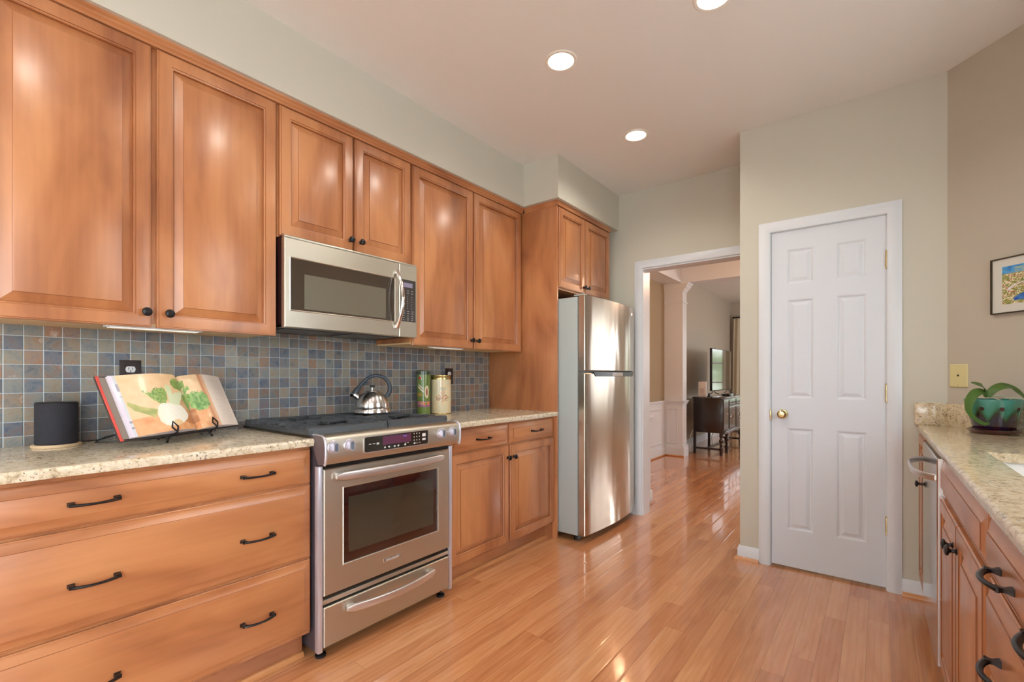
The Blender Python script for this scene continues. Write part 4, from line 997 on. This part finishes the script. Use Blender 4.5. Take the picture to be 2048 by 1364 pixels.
def creamcol(a, b):
    x = (a-0.5)*2*PI*0.068; nz = vn(a*30, b*12)
    base = mixc(rgb(214,208,176), rgb(226,202,160), nz)
    xc = x-0.012; yc = (b-0.50)*0.22
    if abs(yc-0.043+0.10*xc*0) < 0.0018 and abs(xc) < 0.022: return rgb(150,150,150)
    if abs(yc-0.055) < 0.003 and abs(xc-0.0) < 0.024 and vn(x*400, b*40) > 0.4: return rgb(150,150,90)
    if (xc/0.018)**2+((yc-0.014)/0.026)**2 < 1:
        return rgb(206,120,104) if vn(x*260, b*60, 4) > 0.55 else rgb(206,196,160)
    d = (xc/0.046)**2+((yc+0.010)/0.026)**2
    if d < 1 and vn(x*300, b*50, 7) > 0.45: return [rgb(70,96,64), rgb(196,110,80), rgb(216,160,120), rgb(90,110,80)][int(vn(x*160, b*30, 8)*3.99)]
    return base
tin('biscuit_tin', (-2.348, 2.210, CT), 0.068, 0.262, creamcol, 'cream cylinder tin with gold rims and floral spray, right of the green tin', goldm, 0.030)

# ================================================================== CEILING LIGHTS
lbls = ['round recessed ceiling light nearest the wall cabinets above the range', 'round recessed ceiling light farthest away, nearest the doorway', 'round recessed ceiling light cut off by the top edge of the photo']
for (x, y), lb in zip([(-1.2415, 1.977), (-1.2415, 2.889), CANS[2]], lbls):
    t = thing('recessed_light', lb, 'ceiling light', (x, y, CEIL), 'recessed lights in the kitchen ceiling')
    MB().lathe([(CR-0.004,0.0),(CR-0.002,-0.004),(CR+0.010,-0.005),(CR+0.015,-0.002),(CR+0.015,0.0)], (x, y, CEIL), n=48, cap0=False, cap1=False).build('trim_ring', plain('pale_trim_ring', rgb(240,236,226), 0.35), t)
    MB().lathe([(CR-0.003,-0.002),(CR-0.006,0.03),(CR-0.010,0.09),(0.05,0.145)], (x, y, CEIL), n=48, cap0=False, cap1=False).build('reflector', M['reflector'], t)
    MB().lathe([(0.0,0.038),(0.030,0.041),(0.045,0.050),(0.050,0.062),(0.044,0.09),(0.02,0.14)], (x, y, CEIL), n=36, cap0=True).build('bulb', M['lamp'], t)
    L = bpy.data.lights.new('recessed_lamp', 'SPOT'); L.energy = 19; L.color = (1.0, 0.93, 0.83); L.spot_size = math.radians(158); L.spot_blend = 0.5; L.shadow_soft_size = 0.066
    lo = bpy.data.objects.new('recessed_lamp', L); lo.location = (x, y, CEIL+0.010); col.objects.link(lo)
for i_, (x, y) in enumerate(((-1.2415, 1.065), (-1.2415, 0.15), (-1.2415, -1.2))):
    mbx = MB().lathe([(0.0,-0.002),(0.045,-0.003),(0.05,-0.001)], (x, y, CEIL), n=36, cap0=True, cap1=False); o = mbx.build('trim_%d' % (12+i_), M['lamp']); tag(o, kind='structure')  # glowing disc of an inferred ceiling lamp out of view, not moulding
    L = bpy.data.lights.new('recessed_lamp', 'SPOT'); L.energy = 14; L.color = (1.0, 0.93, 0.83); L.spot_size = math.radians(158); L.spot_blend = 0.5; L.shadow_soft_size = 0.066
    lo = bpy.data.objects.new('recessed_lamp', L); lo.location = (x, y, CEIL-0.01); col.objects.link(lo)
L = bpy.data.lights.new('living_fill', 'POINT'); L.energy = 60; L.color = (0.96, 0.97, 1.0); L.shadow_soft_size = 0.15
lo = bpy.data.objects.new('living_fill', L); lo.location = (1.2, 8.6, 1.6); col.objects.link(lo)  # light without a fixture, added out of sight to brighten the far room
L = bpy.data.lights.new('hall_lamp', 'POINT'); L.energy = 46; L.color = (1.0, 0.62, 0.40); L.shadow_soft_size = 0.12
lo = bpy.data.objects.new('hall_lamp', L); lo.location = (-0.9, 5.2, 2.35); col.objects.link(lo)

# ================================================================== RIGHT RUN
SKEW = 0.0084
RFc = 0.184                                 # door faces
FR = RX((RFc, 0, 0))                        # u = -Y : a = -y
def rdoor(y0, y1, z0, z1, parent, kn=None): return door(FR, -y1, -y0, z0, z1, parent, (-kn[0], kn[1]) if kn else None)
def rdrawer(y0, y1, z0, z1, parent, pulls=()): return drawer(FR, -y1, -y0, z0, z1, parent, [(-a, b) for a, b in pulls])
CB = RFc+0.021
# backs of these units stop short of the angled wall
t = thing('base_cabinet', 'narrow maple base cabinet with one door between pantry wall and dishwasher', 'cabinet', (RFc, 2.935, 0))
MB().prism(TOP((0,0,0)), [(CB, 2.932), (0.600, 2.932), (0.279, 3.250), (CB, 3.250)], 0.11, 0.882).build('body', M['wood_v'], t)
MB().prism(TOP((0,0,0)), [(CB+0.055, 2.932), (0.600, 2.932), (0.279, 3.250), (CB+0.055, 3.250)], 0.0, 0.112).build('toe_kick', M['wood_h'], t)
FRn = RX((0.183, 0, 0)); door(FRn, -3.235, -2.940, 0.125, 0.870, t, (-2.985, 0.650))
MB().box(0.203, CB+0.002, 2.940, 3.235, 0.13, 0.865).build('face_frame', M['wood_v'], t)
# dishwasher
t = thing('dishwasher', 'stainless steel dishwasher with curved bar handle under the sink worktop', 'dishwasher', (0.166, 2.31, 0))
MB().box(0.209, 0.60, 2.305, 2.922, 0.02, 0.875).build('body', plain('grey_tub', rgb(150,150,152), 0.4, 0.5), t)
ddw = MB().panel(RX((0.178,0,0)), -2.880, -2.300, 0.112, 0.868, [(0,-0.022,1),(0,-0.003),(0.003,0.0)]).build('dishwasher_door', [M['steel_dw'], M['steel_hi']], t, smooth=30)
Fd = RX((0.178, 0, 0))
n_ = 24; rs = []
for i in range(n_+1):
    s_ = -1+2*i/n_; a = -2.600+0.255*s_; c = 0.062*(1-s_**4)-0.002
    rs.append([Fd.p(a, 0.790+0.0125*math.cos(q), c+0.005*math.sin(q)) for q in [2*PI*j/12 for j in range(12)]])
MB().rings(rs).build('handle', M['steel_hi'], ddw)
MB().fbox(Fd, -2.86, -2.82, 0.188, 0.196, 0, 0.001).fbox(Fd, -2.80, -2.795, 0.188, 0.196, 0, 0.001).build('badge', plain('white_badge', rgb(225,225,228), 0.4), ddw)
MB().box(0.245, 0.26, 2.318, 2.926, 0.0, 0.11).build('toe_kick', M['black'], t)
# sink cabinet
t = thing('base_cabinet', 'maple sink base cabinet with false front over two doors, beside the dishwasher', 'cabinet', (RFc, 1.455, 0))
MB().box(CB, 0.80, 1.455, 2.300, 0.11, 0.700).box(CB, CB+0.02, 1.455, 2.300, 0.70, 0.882).box(CB, 0.80, 1.455, 1.473, 0.70, 0.882).box(CB, 0.80, 2.282, 2.300, 0.70, 0.882).build('body', M['wood_v'], t)
MB().box(CB+0.055, 0.80, 1.455, 2.300, 0, 0.112).build('toe_kick', M['wood_h'], t)
fff = MB().panel(FR, -2.290, -1.462, 0.742, 0.868, DRAWER).build('false_front', WMAT('h'), t, smooth=20)
rdoor(1.462, 1.872, 0.125, 0.732, t, (1.845, 0.665)); rdoor(1.880, 2.290, 0.125, 0.732, t, (1.925, 0.660))
# drawer cabinet nearest the camera
t = thing('base_cabinet', 'maple four-drawer base cabinet at the right edge, nearest the camera', 'cabinet', (RFc, 0.72, 0))
MB().box(CB, 0.80, 0.72, 1.453, 0.11, 0.882).build('body', M['wood_v'], t)
MB().box(CB+0.055, 0.80, 0.72, 1.453, 0, 0.112).build('toe_kick', M['wood_h'], t)
for (z0, z1) in ((0.742, 0.868), (0.530, 0.732), (0.328, 0.520), (0.125, 0.318)):
    rdrawer(0.728, 1.446, z0, z1, t, ((1.215, (z0+z1)/2-0.006), (0.93, (z0+z1)/2-0.006)))
# worktop with the sink cut-out
CX0 = 0.178; sx0, sx1, sy0, sy1 = 0.297, 0.725, 1.50, 2.228
t = thing('worktop', 'speckled granite worktop with undermount sink along the right wall', 'worktop', (CX0, 0.70, 0.884))
w_ = MB()
w_.prism(XZ, slab_prof(sx0, CX0), 0.70, 3.262)
T0 = TOP((0,0,0))
w_.prism(T0, [(sx0, 0.70), (0.819, 0.70), (0.819, sy0), (sx0, sy0)], 0.884, 0.914)
w_.prism(T0, [(sx1, sy0), (0.819, sy0), (0.819, sy1), (sx1, sy1)], 0.884, 0.914)
w_.prism(T0, [(sx0, sy1), (0.819, sy1), (0.819, RYE-0.012), (sx0, 3.240)], 0.884, 0.914)
w_.build('slab', M['granite_r'], t, smooth=30); SKEW = 0.0
u_ = MB().box(0.150, 0.279, PY-0.020, PY-0.0005, 0.9142, 1.030, 0.001)
u_.fbox(A45, 0.0, 0.76, 0.9142, 1.030, 0.0005, 0.020, 0.001)
u_.build('upstand', M['granite_r'], t)
t = thing('sink', 'white undermount kitchen sink set into the right worktop', 'sink', ((sx0+sx1)/2, (sy0+sy1)/2, 0.70))
SKEW = 0.0084; sk = MB(); z1_ = 0.883
ring = lambda ins, z: [(x, y, z) for x, y in rrect(sx0-0.008+ins, sx1+0.008-ins, sy0-0.008+ins, sy1+0.008-ins, 0.05, 6)]
sk.rings([ring(-0.012, z1_-0.006), ring(-0.012, z1_), ring(0, z1_), ring(0.004, z1_-0.02), ring(0.012, 0.73), ring(0.035, 0.712)], 0, False, True)
sk.build('basin', plain('white_sink', rgb(235,233,228), 0.2, coat=0.5), t)
MB().lathe([(0.0,0.0),(0.038,0.0),(0.042,0.003),(0.038,0.004),(0,0.002)], ((sx0+sx1)/2, (sy0+sy1)/2, 0.7125), n=24).build('drain', M['chrome'], t)
SKEW = 0.0

# ---- phone jack plate
t = thing('wall_plate', 'ivory phone jack plate on the angled wall above the granite upstand', 'wall plate', tuple(A45.p(0.056, 1.171, 0)))
MB().panel(A45, 0.014, 0.098, 1.113, 1.230, [(0,0),(0,0.003),(0.004,0.006)]).build('plate', plain('ivory_plastic', rgb(216,204,150), 0.4), t)
MB().fbox(A45, 0.051, 0.060, 1.168, 1.177, 0.0055, 0.0065).build('jack', M['black'], t)
for z in (1.124, 1.219): MB().cyl(A45.p(0.056, z, 0.005), A45.p(0.056, z, 0.0072), 0.0028, n=10).build('screw', plain('ivory_screw', rgb(190,178,130), 0.4), t)
# ---- framed picture
t = thing('picture', 'framed colourful coastal painting with white mat on the angled wall', 'picture', tuple(A45.p(0.206, 1.456, 0)))
MB().sweep(A45, [(0.206,1.456),(0.610,1.456),(0.610,1.711),(0.206,1.711)], [(0,0),(0,0.018),(0.005,0.018),(0.005,0)], closed=True).build('frame', plain('dark_metal_frame', rgb(70,62,50), 0.3, 0.5), t)
MB().fbox(A45, 0.210, 0.606, 1.460, 1.707, 0.002, 0.011).build('mat', plain('white_mat', rgb(214,212,202), 0.6), t)
def art(a, b):
    n1 = vn(a*22, b*16, 1); n2 = vn(a*60, b*46, 2); x = a; y = b
    if y > 0.80: return mixc(rgb(36,120,196), rgb(90,170,220), n1) if not (0.15 < x < 0.75 and y < 0.95 and n2 > 0.38) else mixc(rgb(196,190,96), rgb(140,180,190), n1)
    if (x-0.55)**2/0.20**2+(y-0.66)**2/0.10**2 < 1 and n2 > 0.25: return mixc(rgb(40,30,30), rgb(90,70,40), n1)
    if abs((x-0.5)**2/0.42**2+(y-0.36)**2/0.22**2-1) < 0.10 and y > 0.36: return rgb(226,222,226)
    if x > 0.14 and y < 0.40 and y < 0.05+0.9*(x-0.02) and y > 0.08 and x < 0.85: return mixc(rgb(20,70,160), rgb(80,150,220), n1)
    return [rgb(206,190,130), rgb(170,160,80), rgb(120,130,60), rgb(232,224,190), rgb(180,110,70), rgb(90,90,50)][int(min(0.999, 0.6*n2+0.4*n1)*6)]
color_grid('painting', lambda a, b: A45.p(0.250+a*0.316, 1.497+b*0.173, 0.0115), 150, 90, art, M['print_art'], t)

# ---- orchid in glazed pot
pc = Vector((0.404, 2.962, 0.9148))
t = thing('orchid', 'young orchid with curling green leaves in a teal drip-glazed pot', 'potted plant', tuple(pc))
def glaze_pot():
    m, nt, b = new_mat('drip_glaze')
    tc = nt.nodes.new('ShaderNodeTexCoord'); sp = nt.nodes.new('ShaderNodeSeparateXYZ'); nt.links.new(tc.outputs['Object'], sp.inputs[0])
    ang = mth(nt, 'ARCTAN2', sp.outputs['Y'], sp.outputs['X'])
    w1 = mth(nt, 'MULTIPLY', mth(nt, 'SINE', mth(nt, 'MULTIPLY', ang, 9.0)), 0.020)
    n = nt.nodes.new('ShaderNodeTexNoise'); n.inputs['Scale'].default_value = 38; nt.links.new(tc.outputs['Object'], n.inputs['Vector'])
    h = mth(nt, 'ADD', mth(nt, 'ADD', sp.outputs['Z'], w1), mth(nt, 'MULTIPLY', n.outputs['Fac'], 0.016))
    r = ramp(nt, [(0.030/0.2, rgb(52,24,30)), (0.060/0.2, rgb(26,24,66)), (0.078/0.2, rgb(16,20,18)), (0.092/0.2, rgb(18,74,44)), (0.112/0.2, rgb(34,118,98)), (0.165/0.2, rgb(60,142,132))])
    nt.links.new(mth(nt, 'DIVIDE', h, 0.20), r.inputs[0]); nt.links.new(r.outputs[0], b.inputs['Base Color'])
    b.inputs['Roughness'].default_value = 0.08; b.inputs['Coat Weight'].default_value = 1.0
    return m
pot = MB().lathe([(0.0,0.018),(0.066,0.018),(0.070,0.023),(0.082,0.080),(0.094,0.130),(0.099,0.148),(0.099,0.152),(0.093,0.152),(0.088,0.136),(0.0,0.134)], pc, n=56)
pot.build('pot', glaze_pot(), t)
hm_ = plain('dark_hole', rgb(60,24,20), 0.5)
va = math.atan2(-pc.y, -pc.x)
for k in range(7):
    a = va+(k-2.6)*2*PI/9; r_ = 0.0893; c0 = pc+Vector((r_*math.cos(a), r_*math.sin(a), 0.112)); nd = Vector((math.cos(a), math.sin(a), -0.25)).normalized()
    MB().lathe([(0.0,0.0018),(0.0075,0.0018),(0.0088,0.0006),(0.0085,0.0)], c0, nd, 18).build('pot_hole', hm_, t)
MB().lathe([(0.0,0.0),(0.074,0.0),(0.086,0.010),(0.090,0.016),(0.086,0.018),(0.078,0.010),(0.0,0.008)], pc, n=48).build('saucer', plain('maroon_glaze', rgb(72,26,26), 0.12, coat=0.8), t)
MB().lathe([(0.0,0.140),(0.05,0.140),(0.087,0.136)], pc, n=36, cap1=False).build('bark', plain('orchid_bark', rgb(92,74,54), 0.9, noise=0.4, nscale=80, bump=1.0), t)
R_ = Vector((math.cos(math.radians(38.1)), math.sin(math.radians(38.1)), 0)); D_ = Vector((-R_.y, R_.x, 0))
leafm = plain('orchid_leaf', rgb(74,104,40), 0.4, noise=0.25, nscale=14)
def leaf(path, wid, nrm):
    """path: [(right, up, back)] offsets in metres from the pot rim centre"""
    P = [pc+R_*a+Vector((0,0,0.152+z))+D_*d for a, z, d in path]; N = len(P); rs = []
    for i, p in enumerate(P):
        tg = (P[min(i+1, N-1)]-P[max(i-1, 0)]).normalized(); w = wid*(math.sin(PI*min(0.97, 0.10+0.87*i/(N-1)))**0.75)
        sd = tg.cross(Vector(nrm)).normalized(); up = sd.cross(tg).normalized()
        rs.append([p-sd*w+up*w*0.18, p-sd*w*0.5+up*0.0, p+up*-0.0015, p+sd*w*0.5, p+sd*w+up*w*0.18, p+sd*w*0.5+up*0.0022, p+up*0.0012, p-sd*w*0.5+up*0.0022])
    MB().rings(rs).build('leaf', leafm, t)
def curve(pts, n=18): return [tuple(v) for v in bez(*pts, n=n)]
def spline(P, m=5):
    P = [Vector(p) for p in P]; out = []
    for i in range(len(P)-1):
        p0 = P[max(i-1,0)]; p1 = P[i]; p2 = P[i+1]; p3 = P[min(i+2, len(P)-1)]
        for k in range(m): t_ = k/m; out.append(tuple(0.5*((2*p1)+(p2-p0)*t_+(2*p0-5*p1+4*p2-p3)*t_**2+(3*p1-p0-3*p2+p3)*t_**3)))
    return out+[tuple(P[-1])]
leaf(spline([(-0.030,0.012,0),(-0.060,0.033,-0.01),(-0.105,0.026,-0.02),(-0.142,-0.014,-0.03),(-0.148,-0.060,-0.04),(-0.112,-0.098,-0.05),(-0.072,-0.106,-0.05)]), 0.019, (0.55,-0.55,0.5))
leaf(spline([(-0.029,0.010,0),(-0.040,0.036,0),(-0.062,0.058,-0.01),(-0.090,0.068,-0.01),(-0.110,0.073,-0.01)]), 0.014, (0.3,-0.7,0.8))
leaf(spline([(-0.027,0.010,0),(-0.010,0.042,-0.01),(0.022,0.058,-0.02),(0.058,0.050,-0.02),(0.090,0.022,-0.03),(0.118,-0.014,-0.03)]), 0.021, (0.2,-0.6,0.8))
leaf(spline([(-0.024,0.008,0.01),(0.0,0.026,0.03),(0.03,0.036,0.05),(0.06,0.030,0.06)]), 0.014, (0,0,1))
rootm = plain('pale_root', rgb(176,186,160), 0.6)
for pts in ([(-0.012,0.012,0),(-0.02,0.0,-0.03),(0.0,-0.006,-0.05),(-0.02,-0.012,-0.08)], [(-0.01,0.01,0),(0.0,0.02,-0.02),(0.02,0.01,-0.03),(0.035,0.0,-0.04)]):
    MB().tube([pc+R_*a+Vector((0,0,0.152+z))+D_*d for a, z, d in curve(pts, 12)], 0.0026, 8).build('root', rootm, t)

MB().tube([pc+R_*a+Vector((0,0,0.152+z))+D_*d for a, z, d in spline([(0.0,0.006,-0.05),(0.026,0.004,-0.100),(0.036,-0.045,-0.094),(0.052,-0.078,-0.086),(0.076,-0.098,-0.074),(0.088,-0.134,-0.064)])], 0.0026, 8).build('root', rootm, t)
# ================================================================== HALL
Wm = M['white']
t = MB()
# pilaster
PX0, PX1, PYa, PYb = WXH, -2.23, 6.85, 7.02
t.box(PX0, PX1, PYa, PYb, 0, 2.52)
t.box(PX0, PX1+0.022, PYa-0.018, PYb+0.02, 0.0, 0.13); t.box(PX0, PX1+0.012, PYa-0.010, PYb+0.01, 0.13, 0.16)
for (z0, z1, o_) in ((0.765,0.785,0.012),(0.785,0.800,0.020),(0.800,0.812,0.030)): t.box(PX0, PX1+o_, PYa-o_, PYb+o_, z0, z1)
t.box(PX0, PX1+0.012, PYa-0.012, PYb+0.012, 2.23, 2.25)
cap = [(0.0,2.395),(0.012,2.396),(0.012,2.408),(0.018,2.418),(0.030,2.432),(0.046,2.446),(0.052,2.452),(0.058,2.454),(0.058,2.466),(0.064,2.478),(0.078,2.492),(0.086,2.496),(0.088,2.519)]
t.rings([[(PX0, PYa-o_*0.4, z), (PX1+o_, PYa-o_*0.4, z), (PX1+o_, PYb+o_*0.2, z), (PX0, PYb+o_*0.2, z)] for o_, z in cap])
t.box(PX0, PX1+0.035, PYa-0.02, PYb+0.02, 2.52, 2.521)
struct('trim_9', t, Wm)
def wains_box(F, a0, a1, b0, b1): return MB().sweep(F, [(a0,b0),(a1,b0),(a1,b1),(a0,b1)], [(0,0),(0.006,0.012),(0.018,0.012),(0.026,0)], closed=True)
Fpil = FY((0, PYa, 0)); Fpr = XY((PX1, 0, 0)); Fhl = XY((WXH, 0, 0))
ws = MB()
for mb in (wains_box(Fpil, -2.465, -2.300, 0.16+0.02, 0.70), wains_box(Fpr, 6.885, 6.985, 0.18, 0.70)): ws.add(mb.v, mb.f)
# wainscot on the hall wall
ws.box(WXH, WXH+0.008, 4.17, PYa, 0.0, 0.78)
for k in range(4):
    mb = wains_box(Fr((WXH+0.008,0,0),(0,1,0),(0,0,1),(1,0,0)), 4.32+0.63*k, 4.82+0.63*k, 0.18, 0.70); ws.add(mb.v, mb.f)
ws.box(WXH, WXH+0.030, 4.17, PYa, 0.775, 0.808, 0.006).box(WXH, WXH+0.018, 4.17, PYa, 0.745, 0.775).box(WXH, WXH+0.020, 4.17, PYa, 0.0, 0.12)
# stub wall trim
ws.box(-1.66, -1.652, 3.905, 4.178, 0.0, 0.78).box(-1.69, -1.630, 3.905, 4.20, 0.775, 0.808, 0.006).box(-1.68, -1.640, 3.905, 4.19, 0.745, 0.775, 0.004).box(-1.68, -1.638, 3.905, 4.19, 0.0, 0.12, 0.004)
ws.box(-2.45, -1.66, 4.17, 4.178, 0, 0.78)
struct('trim_10', ws, Wm)
struct('trim_11', MB().box(WXH, WXH+0.036, 4.2, PYa, 0, 0.02, 0.006).box(WXH, PX1+0.024, PYa-0.036, PYa-0.016, 0, 0.02, 0.006).box(-1.66, -1.620, 3.91, 4.21, 0, 0.018, 0.005), M['shoe'])
struct('baseboard_living', MB().box(WXH, WXH+0.016, 7.04, 10.83, 0, 0.12, 0.003).box(WXH, 2.0, 10.814, 10.83, 0, 0.12, 0.003), Wm)

# ---- sideboard
dk = plain('ebony_wood', rgb(40,26,20), 0.28, coat=0.3, noise=0.15, nscale=12); dkf = plain('ebony_front_sheen', rgb(58,50,44), 0.16, coat=0.8)  # front copy is greyer: its reflected sheen is mixed into the colour
sx_a, sx_b, sy_a, sy_b = -2.215, -1.790, 7.28, 8.85
t = thing('sideboard', 'dark antique sideboard on turned legs under the television in the far room', 'sideboard', ((sx_a+sx_b)/2, (sy_a+sy_b)/2, 0))
MB().box(sx_a, sx_b, sy_a+0.01, sy_b-0.01, 0.325, 0.832, 0.003).build('body', dk, t)
MB().box(sx_a-0.01, sx_b+0.02, sy_a-0.012, sy_b+0.012, 0.832, 0.853, 0.006).build('top', dkf, t)
Fs = XY((sx_b, 0, 0))
PN = [(0,0),(0,0.010),(0.006,0.012),(0.014,0.012),(0.018,0.006),(0.024,0.006)]
for (a0, a1) in ((7.30, 7.62), (8.51, 8.83)):
    o = MB().panel(Fs, a0, a1, 0.36, 0.815, PN).build('door', dkf, t)
    MB().lathe([(0.010,0),(0.010,0.004),(0.005,0.01),(0.010,0.016),(0,0.018)], Fs.p(a0+0.20, 0.60, 0.006), (1,0,0), 14).build('knob', M['chrome'], o)
for (a0, a1) in ((7.64, 8.06), (8.07, 8.49)):
    o = MB().panel(Fs, a0, a1, 0.715, 0.815, PN).build('drawer', dkf, t)
    pull(Fs, (a0+a1)/2-0.09, 0.765, o, 0.07); pull(Fs, (a0+a1)/2+0.09, 0.765, o, 0.07)
    o = MB().panel(Fs, a0, a1, 0.36, 0.700, PN).build('door', dkf, t)
    oc = MB().tube(curve([(0,0,0)]*4, 2), 0.001) if False else MB()
    for sg in (-1, 1):
        oc.tube([Fs.p((a0+a1)/2+sg*0.04*math.sin(q*PI), 0.43+0.20*q, 0.010) for q in [i/12 for i in range(13)]], 0.004, 6)
    oc.build('carving', M['chrome'], o)
    MB().lathe([(0.010,0),(0.010,0.004),(0.005,0.01),(0.010,0.016),(0,0.018)], Fs.p(a0+0.06 if a0 < 8 else a1-0.06, 0.55, 0.006), (1,0,0), 14).build('knob', M['chrome'], o)
MB().box(sx_b-0.01, sx_b+0.030, sy_a, sy_b, 0.318, 0.350, 0.010).build('apron', dkf, t)
turn = [(0.022,0.0),(0.024,0.01),(0.020,0.03),(0.026,0.05),(0.026,0.11),(0.014,0.125),(0.028,0.150),(0.014,0.170),(0.024,0.185),(0.034,0.215),(0.022,0.240),(0.013,0.252),(0.026,0.268),(0.026,0.325)]
for y_ in (sy_a+0.03, 7.62, 8.51, sy_b-0.03): MB().lathe(turn, (sx_b-0.03, y_, 0), n=16).build('front_leg', dk, t)
for y_ in (sy_a+0.03, 8.07, sy_b-0.03): MB().box(sx_a, sx_a+0.035, y_-0.0175, y_+0.0175, 0, 0.325).build('rear_leg', dk, t)
MB().box(sx_a, sx_b-0.03, sy_a+0.018, sy_a+0.042, 0.070, 0.100).box(sx_a, sx_b-0.03, sy_b-0.042, sy_b-0.018, 0.070, 0.100).box(-2.04, -2.0, sy_a+0.03, sy_b-0.03, 0.075, 0.098).build('stretcher', dk, t)
# ---- television
tx = -2.08
t = thing('television', 'flat television on the dark sideboard, its screen reflecting a window', 'television', (tx, 8.40, 0.853))
MB().box(tx-0.035, tx, 7.80, 9.02, 0.930, 1.615, 0.004).build('case', M['black'], t)
MB().box(tx-0.001, tx+0.002, 7.812, 9.008, 0.944, 1.603).build('screen', plain('screen_glass', rgb(20,22,22), 0.02, coat=1.0, spec=1.0), t)
for y_ in (7.95, 8.86):
    MB().tube([(tx-0.02, y_, 0.94), (tx+0.02, y_-0.02, 0.90), (tx+0.13, y_-0.05, 0.8635)], 0.009, 8).tube([(tx-0.02, y_, 0.94), (tx-0.04, y_, 0.90), (tx-0.09, y_+0.03, 0.8635)], 0.009, 8).build('leg', M['chrome'], t)
t = thing('router', 'slim white upright box on the sideboard, left of the television', 'router', (-2.09, 7.36, 0.853))
MB().box(-2.15, -2.04, 7.32, 7.37, 0.8535, 1.085, 0.004).build('case', plain('white_box', rgb(214,206,198), 0.5), t)
MB().box(-2.125, -2.065, 7.3185, 7.3205, 0.875, 0.985).build('label_panel', plain('pinkish_label', rgb(196,180,174), 0.5), t)
tag(MB().sphere((-2.03, 7.46, 0.885), 0.028, sc_=(0.6,1,1)).box(-2.05, -2.01, 7.43, 7.49, 0.8535, 0.862).build('webcam', M['black'], base=(-2.03,7.46,0.853)), 'small black round device beside the white box on the sideboard', 'device')
t = thing('set_top_box', 'flat black box lying on the sideboard in front of the television', 'media box', (-1.93, 8.2, 0.853))
MB().box(-2.00, -1.86, 8.02, 8.34, 0.8535, 0.885, 0.003).build('case', M['blackgloss'], t)
for i, (pts, lb) in enumerate((([(-2.20,7.22,0.36),(-2.24,7.20,0.22),(-2.22,7.16,0.06),(-2.27,7.14,0.006),(-2.30,7.10,0.006)], 'loose white cable hanging at the left end of the sideboard'),
                 ([(-2.05,7.9,0.33),(-2.10,7.86,0.20),(-2.08,7.80,0.08),(-2.16,7.72,0.006),(-2.2,7.6,0.006)], 'loose cable hanging beneath the sideboard'))):
    tag(cord(pts, 0.005).build('cable', plain('pale_cable', rgb(190,180,160), 0.5), base=pts[-1]), lb, 'cable', 'cables behind the sideboard')
# ---- curtains
def curtain(x0, x1, label):
    t = thing('curtain', label, 'curtain', ((x0+x1)/2, 10.70, 0.02))
    n = 70; rs = []
    for z, amp, sq in ((0.03,0.030,1.0),(0.8,0.028,0.99),(1.6,0.024,0.97),(2.36,0.016,0.94),(2.385,0.014,0.94)):
        f_ = []; b_ = []
        for i in range(n+1):
            q = i/n; x = x0+(x1-x0)*(0.5+(q-0.5)*sq); y = 10.70+amp*math.sin(q*2*PI*(x1-x0)*9)+0.006*math.sin(q*31)
            f_.append((x, y-0.002, z)); b_.append((x, y+0.002, z))
        rs.append(f_+b_[::-1])
    MB().rings(rs).build('cloth', plain('cream_linen', rgb(206,196,172), 0.85, noise=0.06, nscale=50), t)
curtain(-2.44, -1.50, 'long cream curtain hanging at the far window behind the television')
t = thing('curtain_rod', 'dark curtain rod above the cream curtain in the far room', 'curtain rod', (-0.7, 10.72, 2.40))
MB().cyl((-2.44, 10.70, 2.405), (1.05, 10.70, 2.405), 0.014, n=16).build('rod', M['iron'], t)
for x in (-2.30, -0.6, 0.95): MB().box(x-0.012, x+0.012, 10.70, 10.829, 2.395, 2.415).build('bracket', M['iron'], t)

for o in bpy.data.objects:
    if '_b' in o: del o['_b']
